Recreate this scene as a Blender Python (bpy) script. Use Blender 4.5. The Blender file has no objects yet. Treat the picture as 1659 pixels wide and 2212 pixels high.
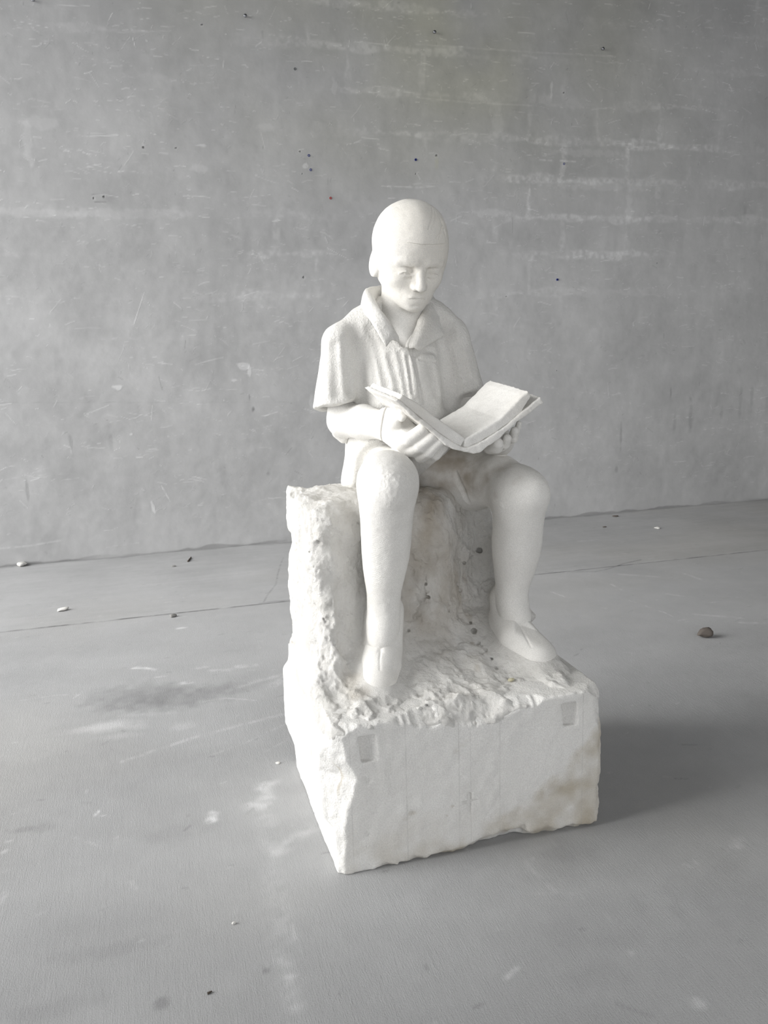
import bpy, math
import numpy as np

# ------------------------------------------------------------------ camera
W_PX, H_PX = 1659, 2212
CX, CY = 829.5, 1106.0
V1 = np.array([7500., 560.]); V2 = np.array([297., 762.])      # vanishing points of the wall line and of the block's side
FOC = math.sqrt(-(V1 - [CX, CY]) @ (V2 - [CX, CY]))
def _n(v): return v / np.linalg.norm(v)
_X = _n(np.array([V1[0]-CX, CY-V1[1], FOC])); _Y = _n(np.array([V2[0]-CX, CY-V2[1], FOC]))
_Z = _n(np.cross(_X, _Y)); _Z = _Z if _Z[1] > 0 else -_Z
BAS = np.array([_X, _Y, _Z])                                   # camera (right, up, forward) -> world
CAM_H = 1.05
def ray(x, y): return BAS @ np.array([(x-CX)/FOC, (CY-y)/FOC, 1.0])
CAM = np.array([0., 0., CAM_H])
_d = ray(738, 1893); CAM[:2] = -(CAM_H/-_d[2]*_d)[:2]          # front left foot of the stone block = world origin
def at(x, y, **k):
    """the point of the plane X, Y or Z = const that the photograph shows at pixel x, y"""
    d = ray(x, y); (ax, v), = k.items(); i = 'XYZ'.index(ax)
    return CAM + (v-CAM[i])/d[i]*d
def depth(p): return float(BAS[:, 2] @ (np.asarray(p)-CAM))
def R(px, p): return px*depth(p)/FOC

S = bpy.context.scene
cam = bpy.data.cameras.new('camera'); cam_o = bpy.data.objects.new('camera', cam)
S.collection.objects.link(cam_o)
cam.sensor_fit = 'VERTICAL'; cam.sensor_height = 36.0; cam.lens = FOC/H_PX*36.0; cam.clip_start = 0.02
from mathutils import Matrix
M = Matrix.Identity(4)
for i in range(3):
    M[i][0] = BAS[i, 0]; M[i][1] = BAS[i, 1]; M[i][2] = -BAS[i, 2]; M[i][3] = CAM[i]
cam_o.matrix_world = M
S.camera = cam_o

# ------------------------------------------------------------------ daylight
wd = bpy.data.worlds.new('daylight'); S.world = wd; wd.use_nodes = True
bg = wd.node_tree.nodes['Background']; bg.inputs['Color'].default_value = (0.98, 0.985, 1.0, 1); bg.inputs['Strength'].default_value = 1.9
sl = bpy.data.lights.new('bright_sky_left', 'SUN'); sl.energy = 6.4; sl.angle = math.radians(58); sl.color = (1.0, 0.99, 0.97)
sl_o = bpy.data.objects.new('bright_sky_left', sl); S.collection.objects.link(sl_o)
from mathutils import Vector
sl_o.rotation_euler = Vector((-0.9, -0.15, 0.36)).to_track_quat('Z', 'Y').to_euler(); sl_o.location = (-4, -1, 3)
S.view_settings.view_transform = 'Standard'; S.view_settings.look = 'None'
S.view_settings.exposure = 0.0; S.view_settings.gamma = 1.0; S.view_settings.use_curve_mapping = False
S.cycles.use_denoising = True
S.cycles.max_bounces = 8

# ------------------------------------------------------------------ noise
rng = np.random.default_rng(7)
TAB = rng.random((64, 64, 64)).astype(np.float32)*2-1
def vnoise(x, y, z):
    xi = np.floor(x); yi = np.floor(y); zi = np.floor(z)
    fx = (x-xi).astype(np.float32); fy = (y-yi).astype(np.float32); fz = (z-zi).astype(np.float32)
    xi = xi.astype(np.int32) & 63; yi = yi.astype(np.int32) & 63; zi = zi.astype(np.int32) & 63
    fx = fx*fx*(3-2*fx); fy = fy*fy*(3-2*fy); fz = fz*fz*(3-2*fz)
    x1 = (xi+1) & 63; y1 = (yi+1) & 63; z1 = (zi+1) & 63
    a = TAB[xi, yi, zi]; b = TAB[x1, yi, zi]; c = TAB[xi, y1, zi]; d = TAB[x1, y1, zi]
    e = TAB[xi, yi, z1]; f = TAB[x1, yi, z1]; g = TAB[xi, y1, z1]; h = TAB[x1, y1, z1]
    ab = a+(b-a)*fx; cd = c+(d-c)*fx; ef = e+(f-e)*fx; gh = g+(h-g)*fx
    p = ab+(cd-ab)*fy; q = ef+(gh-ef)*fy
    return p+(q-p)*fz
def fbm(x, y, z, s, o=3, gain=0.5):
    t = 0; a = 1.0; k = 1.0/s
    for i in range(o):
        t = t+a*vnoise(x*k+17.3*i, y*k+5.1*i, z*k+31.7*i); a *= gain; k *= 2.03
    return t
def ridge(x, y, z, s, o=3):
    t = 0; a = 1.0; k = 1.0/s
    for i in range(o):
        t = t+a*(1-2*np.abs(vnoise(x*k+9.3*i, y*k+3.7*i, z*k+21.1*i))); a *= 0.5; k *= 2.07
    return t

TAB3 = rng.random((32, 32, 32, 3)).astype(np.float32)
def cells(x, y, z, s):
    """distance to the nearest of scattered points, in cell widths"""
    x, y, z = x/s, y/s, z/s
    xi = np.floor(x).astype(np.int32); yi = np.floor(y).astype(np.int32); zi = np.floor(z).astype(np.int32)
    fx, fy, fz = x-xi, y-yi, z-zi
    best = np.full(x.shape, 9.0, np.float32)
    for a in (-1, 0, 1):
        for b in (-1, 0, 1):
            for c in (-1, 0, 1):
                j = TAB3[(xi+a) & 31, (yi+b) & 31, (zi+c) & 31]
                best = np.minimum(best, (j[..., 0]+a-fx)**2+(j[..., 1]+b-fy)**2+(j[..., 2]+c-fz)**2)
    return np.sqrt(best)
# ------------------------------------------------------------------ distance functions; P = (x, y, z) float arrays
def smin(a, b, k):
    h = np.maximum(k-np.abs(a-b), 0)/k
    return np.minimum(a, b)-h*h*k*0.25
def smax(a, b, k): return -smin(-a, -b, k)
def rcone(P, a, b, ra, rb):
    a = np.asarray(a, float); b = np.asarray(b, float); d = b-a; L = float(d @ d)+1e-12
    px, py, pz = P[0]-a[0], P[1]-a[1], P[2]-a[2]
    t = np.clip((px*d[0]+py*d[1]+pz*d[2])/L, 0, 1)
    return np.sqrt((px-t*d[0])**2+(py-t*d[1])**2+(pz-t*d[2])**2)-(ra+(rb-ra)*t)
def chain(P, pts, rad, k=0.0):
    d = None
    for i in range(len(pts)-1):
        e = rcone(P, pts[i], pts[i+1], rad[i], rad[i+1])
        d = e if d is None else (smin(d, e, k) if k else np.minimum(d, e))
    return d
def sphere(P, c, r): return np.sqrt((P[0]-c[0])**2+(P[1]-c[1])**2+(P[2]-c[2])**2)-r
def ell(P, c, r):
    x, y, z = P[0]-c[0], P[1]-c[1], P[2]-c[2]
    k0 = np.sqrt((x/r[0])**2+(y/r[1])**2+(z/r[2])**2)
    k1 = np.sqrt((x/r[0]**2)**2+(y/r[1]**2)**2+(z/r[2]**2)**2)+1e-9
    return k0*(k0-1)/k1
def box(P, lo, hi, r=0.0):
    c = [(l+h)/2 for l, h in zip(lo, hi)]; e = [(h-l)/2-r for l, h in zip(lo, hi)]
    q = [np.abs(P[i]-c[i])-e[i] for i in range(3)]
    out = np.sqrt(sum(np.maximum(v, 0)**2 for v in q))
    return out+np.minimum(np.maximum(q[0], np.maximum(q[1], q[2])), 0)-r
def plane(P, p, n):
    n = _n(np.asarray(n, float)); return (P[0]-p[0])*n[0]+(P[1]-p[1])*n[1]+(P[2]-p[2])*n[2]
def poly2(u, w, pts):
    pts = np.asarray(pts, float); n = len(pts)
    d = np.full(u.shape, 1e9, np.float32); s = np.ones(u.shape, np.float32)
    for i in range(n):
        a = pts[i]; b = pts[i-1]; e = b-a
        wx, wy = u-a[0], w-a[1]
        t = np.clip((wx*e[0]+wy*e[1])/(e @ e+1e-12), 0, 1)
        d = np.minimum(d, (wx-e[0]*t)**2+(wy-e[1]*t)**2)
        c1 = w >= a[1]; c2 = w < b[1]; c3 = e[0]*wy > e[1]*wx
        s = np.where((c1 & c2 & c3) | (~c1 & ~c2 & ~c3), -s, s)
    return s*np.sqrt(d)
def group(lo, hi, fn, pad=0.03):
    lo = np.asarray(lo, float); hi = np.asarray(hi, float)
    def g(P):
        q = [np.maximum(np.maximum(lo[i]-P[i], P[i]-hi[i]), 0) for i in range(3)]
        d = np.sqrt(q[0]**2+q[1]**2+q[2]**2)
        m = d < pad
        out = (d+0.002).astype(np.float32)
        if m.any(): out[m] = fn(tuple(p[m] for p in P))
        return out
    return g

# ------------------------------------------------------------------ objects
def link(o, parent=None):
    S.collection.objects.link(o)
    if parent: o.parent = parent
    return o
def thing(name, label, cat, loc=(0, 0, 0), group_=None):
    o = link(bpy.data.objects.new(name, None)); o.location = loc; o.empty_display_size = 0.1
    o['label'] = label; o['category'] = cat
    if group_: o['group'] = group_
    return o
def mesh_obj(name, verts, faces, mat, parent=None, smooth=True):
    me = bpy.data.meshes.new(name)
    verts = np.asarray(verts, np.float32); faces = np.asarray(faces, np.int32); k = faces.shape[1]
    me.vertices.add(len(verts)); me.vertices.foreach_set('co', verts.ravel())
    me.loops.add(faces.size); me.loops.foreach_set('vertex_index', faces.ravel())
    me.polygons.add(len(faces)); me.polygons.foreach_set('loop_start', np.arange(0, faces.size, k, dtype=np.int32))
    if smooth: me.polygons.foreach_set('use_smooth', np.ones(len(faces), bool))
    me.materials.append(mat); me.update(calc_edges=True)
    return link(bpy.data.objects.new(name, me), parent)
def sdf_mesh(f, lo, hi, h, B=8):
    """surface nets over the active blocks of a distance function"""
    lo = np.asarray(lo, float); hi = np.asarray(hi, float); s = B*h
    nb = np.ceil((hi-lo)/s).astype(int)
    g = np.indices(nb).reshape(3, -1).T
    c = lo+(g+0.5)*s; act = np.zeros(len(g), bool); thr = s*0.87*1.2+0.004
    for i in range(0, len(g), 200000):
        q = c[i:i+200000].astype(np.float32)
        act[i:i+200000] = np.abs(f((q[:, 0], q[:, 1], q[:, 2]))) < thr
    blocks = g[act]
    NY, NZ = int(nb[1]*B+2), int(nb[2]*B+2)
    keys, pos, orig = [], [], []
    li = np.indices((B+1,)*3).reshape(3, -1).T
    off = np.array([[a, b, d] for a in (0, 1) for b in (0, 1) for d in (0, 1)])
    E = [(0, 1), (2, 3), (4, 5), (6, 7), (0, 2), (1, 3), (4, 6), (5, 7), (0, 4), (1, 5), (2, 6), (3, 7)]
    CH = 500
    for i in range(0, len(blocks), CH):
        b = blocks[i:i+CH]
        idx = b[:, None, :]*B+li[None]
        p = (lo+idx*h).astype(np.float32).reshape(-1, 3)
        F = f((p[:, 0], p[:, 1], p[:, 2])).reshape(len(b), B+1, B+1, B+1)
        I = F < 0
        cnt = sum(I[:, o[0]:B+o[0], o[1]:B+o[1], o[2]:B+o[2]].astype(np.int8) for o in off)
        w = np.argwhere((cnt > 0) & (cnt < 8))
        if not len(w): continue
        cell = b[w[:, 0]]*B+w[:, 1:]
        V = np.stack([F[w[:, 0], w[:, 1]+o[0], w[:, 2]+o[1], w[:, 3]+o[2]] for o in off], 1)
        acc = np.zeros((len(w), 3)); n = np.zeros(len(w))
        for e0, e1 in E:
            a, d = V[:, e0], V[:, e1]; m = (a < 0) != (d < 0)
            t = np.where(m, a/np.where(m, a-d, 1), 0)
            acc += np.where(m[:, None], off[e0]+t[:, None]*(off[e1]-off[e0]), 0); n += m
        pos.append(lo+(cell+acc/n[:, None])*h)
        keys.append((cell[:, 0].astype(np.int64)*NY+cell[:, 1])*NZ+cell[:, 2])
        orig.append(np.stack([V[:, 0] < 0, V[:, 4] < 0, V[:, 2] < 0, V[:, 1] < 0], 1))
    keys = np.concatenate(keys); pos = np.concatenate(pos); orig = np.concatenate(orig)
    o = np.argsort(keys); keys = keys[o]; pos = pos[o]; orig = orig[o]
    quads = []
    st = [NY*NZ, NZ, 1]
    for ax in range(3):
        u, v = [(1, 2), (2, 0), (0, 1)][ax]
        m = orig[:, 0] != orig[:, 1+ax]
        k0 = keys[m]; q = [k0, k0-st[u], k0-st[u]-st[v], k0-st[v]]
        j = [np.clip(np.searchsorted(keys, k), 0, len(keys)-1) for k in q]
        ok = np.all([keys[a] == b for a, b in zip(j, q)], 0)
        Q = np.stack(j, 1)
        flip = ~orig[m, 0]
        Q[flip] = Q[flip][:, ::-1]
        quads.append(Q[ok])
    return pos, np.concatenate(quads)
def sdf_obj(name, f, lo, hi, h, mat, parent=None):
    v, q = sdf_mesh(f, lo, hi, h)
    return mesh_obj(name, v, q, mat, parent)
def march(f, px, py, t0=1.2, t1=3.5):
    """where the photograph's line of sight through a pixel meets the surface f"""
    d = _n(ray(px, py)); t = t0
    for _ in range(160):
        p = CAM+t*d
        e = float(f(tuple(np.array([v], np.float32) for v in p))[0])
        if e < 0.0006 or t > t1: break
        t += max(e*0.6, 0.0004)
    return CAM+t*d, d

# ------------------------------------------------------------------ materials
class NT:
    def __init__(s, name):
        s.m = bpy.data.materials.new(name); s.m.use_nodes = True; s.t = s.m.node_tree; s.n = s.t.nodes; s.l = s.t.links
        s.b = s.n['Principled BSDF']
        s.pos = s.n.new('ShaderNodeNewGeometry').outputs['Position']
    def lk(s, a, b):
        if isinstance(a, bpy.types.NodeSocket): s.l.new(a, b)
        else: b.default_value = a
    def math(s, op, a, b=0.0, c=0.0, clamp=False):
        n = s.n.new('ShaderNodeMath'); n.operation = op; n.use_clamp = clamp
        for i, v in enumerate((a, b, c)): s.lk(v, n.inputs[i])
        return n.outputs[0]
    def scale(s, v):
        n = s.n.new('ShaderNodeVectorMath'); n.operation = 'MULTIPLY'; s.lk(s.pos, n.inputs[0]); n.inputs[1].default_value = v
        return n.outputs[0]
    def noise(s, sc, detail=4, rough=0.55, vec=None, out='Fac'):
        n = s.n.new('ShaderNodeTexNoise'); s.lk(vec or s.pos, n.inputs['Vector'])
        n.inputs['Scale'].default_value = sc; n.inputs['Detail'].default_value = detail; n.inputs['Roughness'].default_value = rough
        return n.outputs[out]
    def vor(s, sc, vec=None, feature='F1'):
        n = s.n.new('ShaderNodeTexVoronoi'); n.feature = feature; s.lk(vec or s.pos, n.inputs['Vector']); n.inputs['Scale'].default_value = sc
        return n.outputs['Distance']
    def map(s, v, a, b, c=0.0, d=1.0, smooth=True):
        n = s.n.new('ShaderNodeMapRange'); n.interpolation_type = 'SMOOTHSTEP' if smooth else 'LINEAR'
        s.lk(v, n.inputs['Value'])
        for k, q in zip(('From Min', 'From Max', 'To Min', 'To Max'), (a, b, c, d)): n.inputs[k].default_value = q
        return n.outputs['Result']
    def mix(s, f, a, b, mode='MIX'):
        n = s.n.new('ShaderNodeMix'); n.data_type = 'RGBA'; n.blend_type = mode
        s.lk(f, n.inputs['Factor'])
        for v, i in ((a, 6), (b, 7)):
            if isinstance(v, bpy.types.NodeSocket): s.l.new(v, n.inputs[i])
            else: n.inputs[i].default_value = (*v, 1)
        return n.outputs[2]
    def attr(s, name, out='Color'):
        n = s.n.new('ShaderNodeAttribute'); n.attribute_name = name; return n.outputs[out]
    def sep(s, v):
        n = s.n.new('ShaderNodeSeparateXYZ'); s.lk(v, n.inputs[0]); return n.outputs
    def bump(s, hgt, dist, strength=1.0, normal=None):
        n = s.n.new('ShaderNodeBump'); n.inputs['Strength'].default_value = strength; n.inputs['Distance'].default_value = dist
        s.lk(hgt, n.inputs['Height'])
        if normal: s.l.new(normal, n.inputs['Normal'])
        return n.outputs['Normal']
    def done(s, col, rough=0.9, normal=None, spec=0.15):
        s.lk(col if isinstance(col, bpy.types.NodeSocket) else (*col, 1), s.b.inputs['Base Color']); s.lk(rough, s.b.inputs['Roughness'])
        s.b.inputs['Specular IOR Level'].default_value = spec
        if normal: s.l.new(normal, s.b.inputs['Normal'])
        return s.m
def plain(name, col, rough=0.6, metal=0.0):
    t = NT(name); t.b.inputs['Metallic'].default_value = metal
    return t.done(t.mix(t.noise(400, 2), col, tuple(c*0.8 for c in col)), rough)

STONE = (0.86, 0.848, 0.818)
def stone_carved(name='carved_limestone', tooled=False):
    t = NT(name)
    c = t.mix(t.map(t.noise(9, 5, 0.6), 0.35, 0.75), STONE, (0.755, 0.74, 0.71))
    c = t.mix(t.map(t.noise(2.6, 3), 0.48, 0.72, 0, 0.6), c, (0.73, 0.685, 0.60))
    c = t.mix(t.map(t.noise(560, 2), 0.35, 0.65, 0, 0.45), c, (0.60, 0.59, 0.565))
    w = t.n.new('ShaderNodeTexWave'); w.bands_direction = 'DIAGONAL'; t.lk(t.scale((1.0, 0.4, -1.0)), w.inputs['Vector'])
    w.inputs['Scale'].default_value = 120; w.inputs['Distortion'].default_value = 5; w.inputs['Detail'].default_value = 2
    rasp = t.math('MULTIPLY', w.outputs['Fac'], t.math('MULTIPLY', t.map(t.noise(11, 2), 0.5, 0.68), t.map(t.sep(t.pos)[2], .80, .86, 1, 0)))
    nm = t.bump(t.noise(480, 3, 0.6), 0.0007, 0.7)
    if tooled: nm = t.bump(t.noise(190, 4, 0.65), 0.0048, 0.8, nm)
    else: nm = t.bump(rasp, 0.0005, 0.22, nm)
    c = t.mix(t.math('MULTIPLY', t.attr('stain_shade', 'Fac'), .80), c, (0.34, 0.285, 0.215))
    return t.done(c, 0.92, nm)
def stone_rough():
    t = NT('rough_hewn_limestone')
    c = t.mix(t.map(t.noise(14, 5, 0.65), 0.38, 0.72), STONE, (0.755, 0.74, 0.705))
    c = t.mix(t.map(t.noise(5, 4), 0.5, 0.72, 0, 0.45), c, (0.70, 0.645, 0.56))
    c = t.mix(t.map(t.noise(70, 5, 0.7), 0.56, 0.75, 0, 0.32), c, (0.52, 0.50, 0.46))
    c = t.mix(t.attr('stain_shade', 'Fac'), c, (0.40, 0.345, 0.27))
    nm = t.bump(t.noise(85, 8, 0.74), 0.009, 0.8)
    nm = t.bump(t.noise(420, 3), 0.0012, 0.7, nm)
    return t.done(c, 0.95, nm)
def stone_sawn():
    t = NT('sawn_limestone')
    c = t.mix(t.map(t.noise(6, 5, 0.6), 0.35, 0.75), (0.87, 0.862, 0.838), (0.80, 0.79, 0.762))
    c = t.mix(t.map(t.noise(380, 2), 0.35, 0.65, 0, 0.4), c, (0.60, 0.59, 0.57))
    c = t.mix(t.attr('stain_shade', 'Fac'), c, (0.42, 0.365, 0.27))
    x, y, z = t.sep(t.pos)[:3]
    gr = None
    for px, wd_ in ((878, .0008), (992, .0008), (1017, .0006), (1080, .0008), (1257, .0008), (758, .0006)):
        gx = float(at(px, 1690, Y=0)[0])
        d = t.math('ABSOLUTE', t.math('SUBTRACT', x, gx))
        g = t.map(d, wd_, wd_*2.6, 1, 0)
        gr = g if gr is None else t.math('MAXIMUM', gr, g)
    gr = t.math('MULTIPLY', gr, t.map(y, 0.01, 0.02, 1, 0))
    gr = t.math('MULTIPLY', gr, t.map(t.noise(22, 3), 0.3, 0.6, 0.25, 1))
    c = t.mix(t.math('MULTIPLY', gr, 0.25), c, (0.45, 0.44, 0.42))
    red = t.n.new('ShaderNodeVectorMath'); red.operation = 'DISTANCE'; t.lk(t.pos, red.inputs[0]); red.inputs[1].default_value = at(736, 1787, Y=0)
    c = t.mix(t.map(t.math('ADD', red.outputs['Value'], t.math('MULTIPLY', t.noise(200, 2), 0.004)), 0.004, 0.008, 0.9, 0), c, (0.33, 0.07, 0.09))
    nm = t.bump(t.noise(260, 4, 0.65), 0.0026, 0.85)
    nm = t.bump(gr, 0.0015, -0.8, nm)
    return t.done(c, 0.93, nm)
M_CARVED, M_TOOLED, M_ROUGH, M_SAWN = stone_carved(), stone_carved('tooled_limestone', True), stone_rough(), stone_sawn()

def float_attr(o, name, val):
    a = o.data.attributes.new(name, 'FLOAT', 'POINT'); a.data.foreach_set('value', np.asarray(val, np.float32))
def color_attr(o, name, rgb):
    a = o.data.attributes.new(name, 'FLOAT_COLOR', 'POINT')
    q = np.ones((len(rgb), 4), np.float32); q[:, :3] = rgb; a.data.foreach_set('color', q.ravel())
def coords(o):
    v = np.empty(len(o.data.vertices)*3, np.float32); o.data.vertices.foreach_get('co', v); return v.reshape(-1, 3)

WALL_Y = float(at(829, 1152, Z=0)[1])

# ------------------------------------------------------------------ the room
def simple_box(name, lo, hi, mat):
    x0, y0, z0 = lo; x1, y1, z1 = hi
    V = [(x0, y0, z0), (x1, y0, z0), (x1, y1, z0), (x0, y1, z0), (x0, y0, z1), (x1, y0, z1), (x1, y1, z1), (x0, y1, z1)]
    F = [(0, 3, 2, 1), (4, 5, 6, 7), (0, 1, 5, 4), (1, 2, 6, 5), (2, 3, 7, 6), (3, 0, 4, 7)]
    o = mesh_obj(name, V, F, mat, smooth=False); o['kind'] = 'structure'; return o
def concrete_plain(name, col):
    t = NT(name)
    return t.done(t.mix(t.map(t.noise(1.7, 5), .3, .7), tuple(c*.85 for c in col), col), 0.9, t.bump(t.noise(60, 4), .002, .4))
M_PLAIN = concrete_plain('bare_concrete', (.40, .40, .39))
class Canvas:
    """wear and painted shade on a flat surface, kept as plain numbers at the points of its own mesh"""
    def __init__(s, us, vs):
        s.us, s.vs = us, vs; s.U, s.V = np.meshgrid(us, vs)
        s.L = np.zeros(s.U.shape, np.float32); s.W = np.zeros(s.U.shape, np.float32)
    def win(s, u0, u1, v0, v1):
        i0, i1 = np.searchsorted(s.us, [u0, u1]); j0, j1 = np.searchsorted(s.vs, [v0, v1]); return slice(j0, j1), slice(i0, i1)
    def stroke(s, pts, w, a, soft=1.0, nz=0.0, ns=.05, ch='L'):
        pts = np.asarray(pts, float)[:, :2]
        pad = w*3+.01
        sl = s.win(pts[:, 0].min()-pad, pts[:, 0].max()+pad, pts[:, 1].min()-pad, pts[:, 1].max()+pad)
        U, V = s.U[sl], s.V[sl]
        if U.size == 0: return
        d = np.full(U.shape, 1e9)
        for p, q in zip(pts[:-1], pts[1:]):
            e = q-p; t = np.clip(((U-p[0])*e[0]+(V-p[1])*e[1])/(e @ e+1e-12), 0, 1)
            d = np.minimum(d, np.hypot(U-p[0]-t*e[0], V-p[1]-t*e[1]))
        k = np.clip((w*(1+soft)-d)/(w*soft*2+1e-6), 0, 1)
        k = k*k*(3-2*k)
        if nz: k = k*np.clip(1-nz+nz*1.6*(.5+fbm(U, V, U*0+w*99, ns, 3)), 0, 1.5)
        A = getattr(s, ch); A[sl] += a*k
    def blob(s, c, ru, rv, a, ang=0.0, edge=.35, nz=.3, ns=.06, ch='L'):
        pad = max(ru, rv)*1.6
        sl = s.win(c[0]-pad, c[0]+pad, c[1]-pad, c[1]+pad); U, V = s.U[sl], s.V[sl]
        if U.size == 0: return
        x, y = U-c[0], V-c[1]; ca, sa = math.cos(ang), math.sin(ang)
        r = np.hypot((x*ca+y*sa)/ru, (-x*sa+y*ca)/rv)+nz*fbm(U, V, U*0+ru*50, ns, 3)
        A = getattr(s, ch); A[sl] += a*np.clip((1-r)/edge+.5, 0, 1)
    def mesh(s, name, put, mat, flip=False):
        n, m = s.U.shape; V = put(s.U.ravel(), s.V.ravel())
        i = np.arange(n*m).reshape(n, m)
        F = np.stack([i[:-1, :-1], i[:-1, 1:], i[1:, 1:], i[1:, :-1]], -1).reshape(-1, 4)
        if flip: F = F[:, ::-1]
        o = mesh_obj(name, V, F, mat)
        float_attr(o, 'light', s.L.ravel()); float_attr(o, 'tint', s.W.ravel())
        o['kind'] = 'structure'; return o
def edge_steps(lo, a, b, hi, h, n=12):
    """even spacing where the photograph looks, coarse beyond"""
    return np.concatenate([np.linspace(lo, a, n, endpoint=False), np.arange(a, b, h), np.linspace(b, hi, n)])

# back wall: trowelled cement over blockwork whose joints show through
def wall_px(x, y): p = at(x, y, Y=WALL_Y); return (p[0], p[2])
def floor_px(x, y): p = at(x, y, Z=0); return (p[0], p[1])
wc = Canvas(edge_steps(-4.2, -1.25, 3.85, 6.0, .005), edge_steps(0, .001, 3.0, 3.9, .005))
U, V = wc.U, wc.V; O = U*0
wc.L += .085*fbm(U+.1*V, V-.1*U, O+.37, .55, 4)+.065*fbm(U+.3*V, V*1.15-.3*U, O+5.3, .19, 4)+.030*fbm(U*.8+.5*V, V*1.2-.4*U, O+8.6, .045, 3)
zone = np.clip((U-.9)/.3, 0, 1)*np.clip((3.3-U)/.5, 0, 1)*np.clip((V-1.4)/.15, 0, 1)*np.clip((2.45-V)/.2, 0, 1)
mask = np.clip(.40+.30*zone+1.0*fbm(U*.8, V, O+11.4, .38, 3), 0, 1)
wob = .012*fbm(U, V, O+2, .12, 2)
course = .2045; z0 = at(1280, 471, Y=WALL_Y)[2]
k = np.round((V-z0+wob)/course); dz = np.abs((V-z0+wob)-k*course)
wid = .022+.016*fbm(U, O, O+k, .15, 2)
hj = np.clip((wid-dz)/.014+.3, 0, 1)
x0 = at(1215, 530, Y=WALL_Y)[0]
ph = U-x0-np.where(k % 2 == 0, 0, .0)
kk = np.floor((V-z0+wob)/course); sh = np.where(kk.astype(int) % 2 == 0, .2045, 0.)
du = np.abs(((U-x0-sh+wob+.2045) % .409)-.2045)
vj = np.clip((.016+.012*fbm(U, V, O+3, .1, 2)-du)/.014+.3, 0, 1)
up = np.clip((V-1.05)/.35, 0, 1)
wc.L += (.200+.09*zone)*np.maximum(hj, vj*np.clip(.35+.45*zone+1.3*fbm(U, V, O+31.3, .25, 2), 0, 1))*mask*up*np.clip(.7+.8*fbm(U, V, O+40, .02, 3), .2, 1.3)
wc.W += np.clip((V-1.75)/.9, 0, 1)*np.clip(1-np.abs(U-1.35)/1.7, 0, 1)*np.clip(.75+.6*fbm(U, V, O+14, .4, 3), 0, 1.3)
# short light trowel scratches, mostly in the upper half
for i in range(2300):
    u = rng.uniform(-1.2, 3.8); z = 3.0-2.9*rng.random()**1.55
    ln = rng.exponential(.022)+.008; an = rng.normal(0, .16) if rng.random() < .72 else rng.uniform(-1.5, 1.5)
    w = rng.uniform(.0008, .0024); du_, dv_ = math.cos(an)*ln, math.sin(an)*ln
    wc.stroke([(u, z), (u+du_*.5, z+dv_*.5+rng.normal(0, .003)), (u+du_, z+dv_)], w, rng.uniform(.06, .34)*(.6+.25*z), 1.0)
for i in range(200):                                            # clusters of scrapes
    u = rng.uniform(-1.2, 3.8); z = rng.uniform(.2, 3.0)
    for j in range(rng.integers(3, 9)):
        a = rng.normal(0, .25); ln = rng.exponential(.02)+.006; uu, zz = u+rng.normal(0, .06), z+rng.normal(0, .012)
        wc.stroke([(uu, zz), (uu+math.cos(a)*ln, zz+math.sin(a)*ln)], rng.uniform(.001, .003), rng.uniform(.06, .25), 1.0)
for i in range(420):                                            # dark nicks
    u = rng.uniform(-1.2, 3.8); z = rng.uniform(.05, 3.0); a = rng.uniform(-1.6, 1.6); ln = rng.exponential(.012)+.004
    wc.stroke([(u, z), (u+math.cos(a)*ln, z+math.sin(a)*ln)], rng.uniform(.001, .0025), -rng.uniform(.06, .22), 1.0)
for pts, w, a in (([(900, 95), (1150, 112), (1330, 122)], .004, .14), ([(900, 210), (1030, 222), (1160, 228)], .004, .14), ([(780, 90), (840, 97)], .003, .22), ([(1130, 118), (1160, 125)], .005, .2),
                  ([(1166, 345), (1195, 347)], .004, .3), ([(1210, 347), (1243, 349)], .004, .3), ([(838, 402), (905, 405), (940, 402)], .003, .3), ([(1270, 180), (1283, 195)], .004, .25),
                  ([(255, 70), (370, 66)], .002, .14), ([(290, 700), (312, 632)], .002, .22), ([(422, 788), (450, 780), (482, 772)], .0028, .2), ([(350, 1050), (368, 1082)], .003, .22),
                  ([(545, 540), (560, 548), (572, 570)], .002, .2), ([(0, 1185), (60, 1180), (130, 1168)], .004, .16), ([(230, 1182), (300, 1172)], .002, .1), ([(1085, 950), (1110, 940)], .003, .24), ([(1420, 30), (1448, 36)], .003, .22)):
    wc.stroke([wall_px(*p) for p in pts], w, a, 1.0, .5, .02)
for x, y, ru, rv, a, an in ((257, 836, .024, .012, .26, 0), (525, 790, .03, .014, .2, 0), (540, 806, .010, .03, .2, 0), (508, 822, .022, .010, .22, 0), (332, 1097, .008, .03, .24, .2), (675, 870, .014, .04, .14, 0),
                            (432, 314, .025, .006, .22, 0), (660, 360, .015, .012, .22, 0), (580, 275, .05, .02, .08, 0), (430, 365, .03, .02, .1, 0), (285, 938, .012, .010, .25, 0), (722, 190, .012, .04, .1, 0), (1192, 195, .008, .035, .2, 0), (90, 265, .08, .03, .07, 0),
                            (62, 305, .022, .08, .09, 0), (100, 460, .2, .022, .08, 0), (300, 462, .25, .024, .07, 0), (1060, 460, .10, .02, .10, 0), (1360, 450, .022, .09, .11, 0), (1300, 400, .30, .022, .08, 0), (1270, 330, .22, .018, .08, 0), (1075, 255, .035, .09, .08, 0)):
    wc.blob(wall_px(x, y), ru, rv, a*1.35, an, .5, .55, .03)
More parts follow.
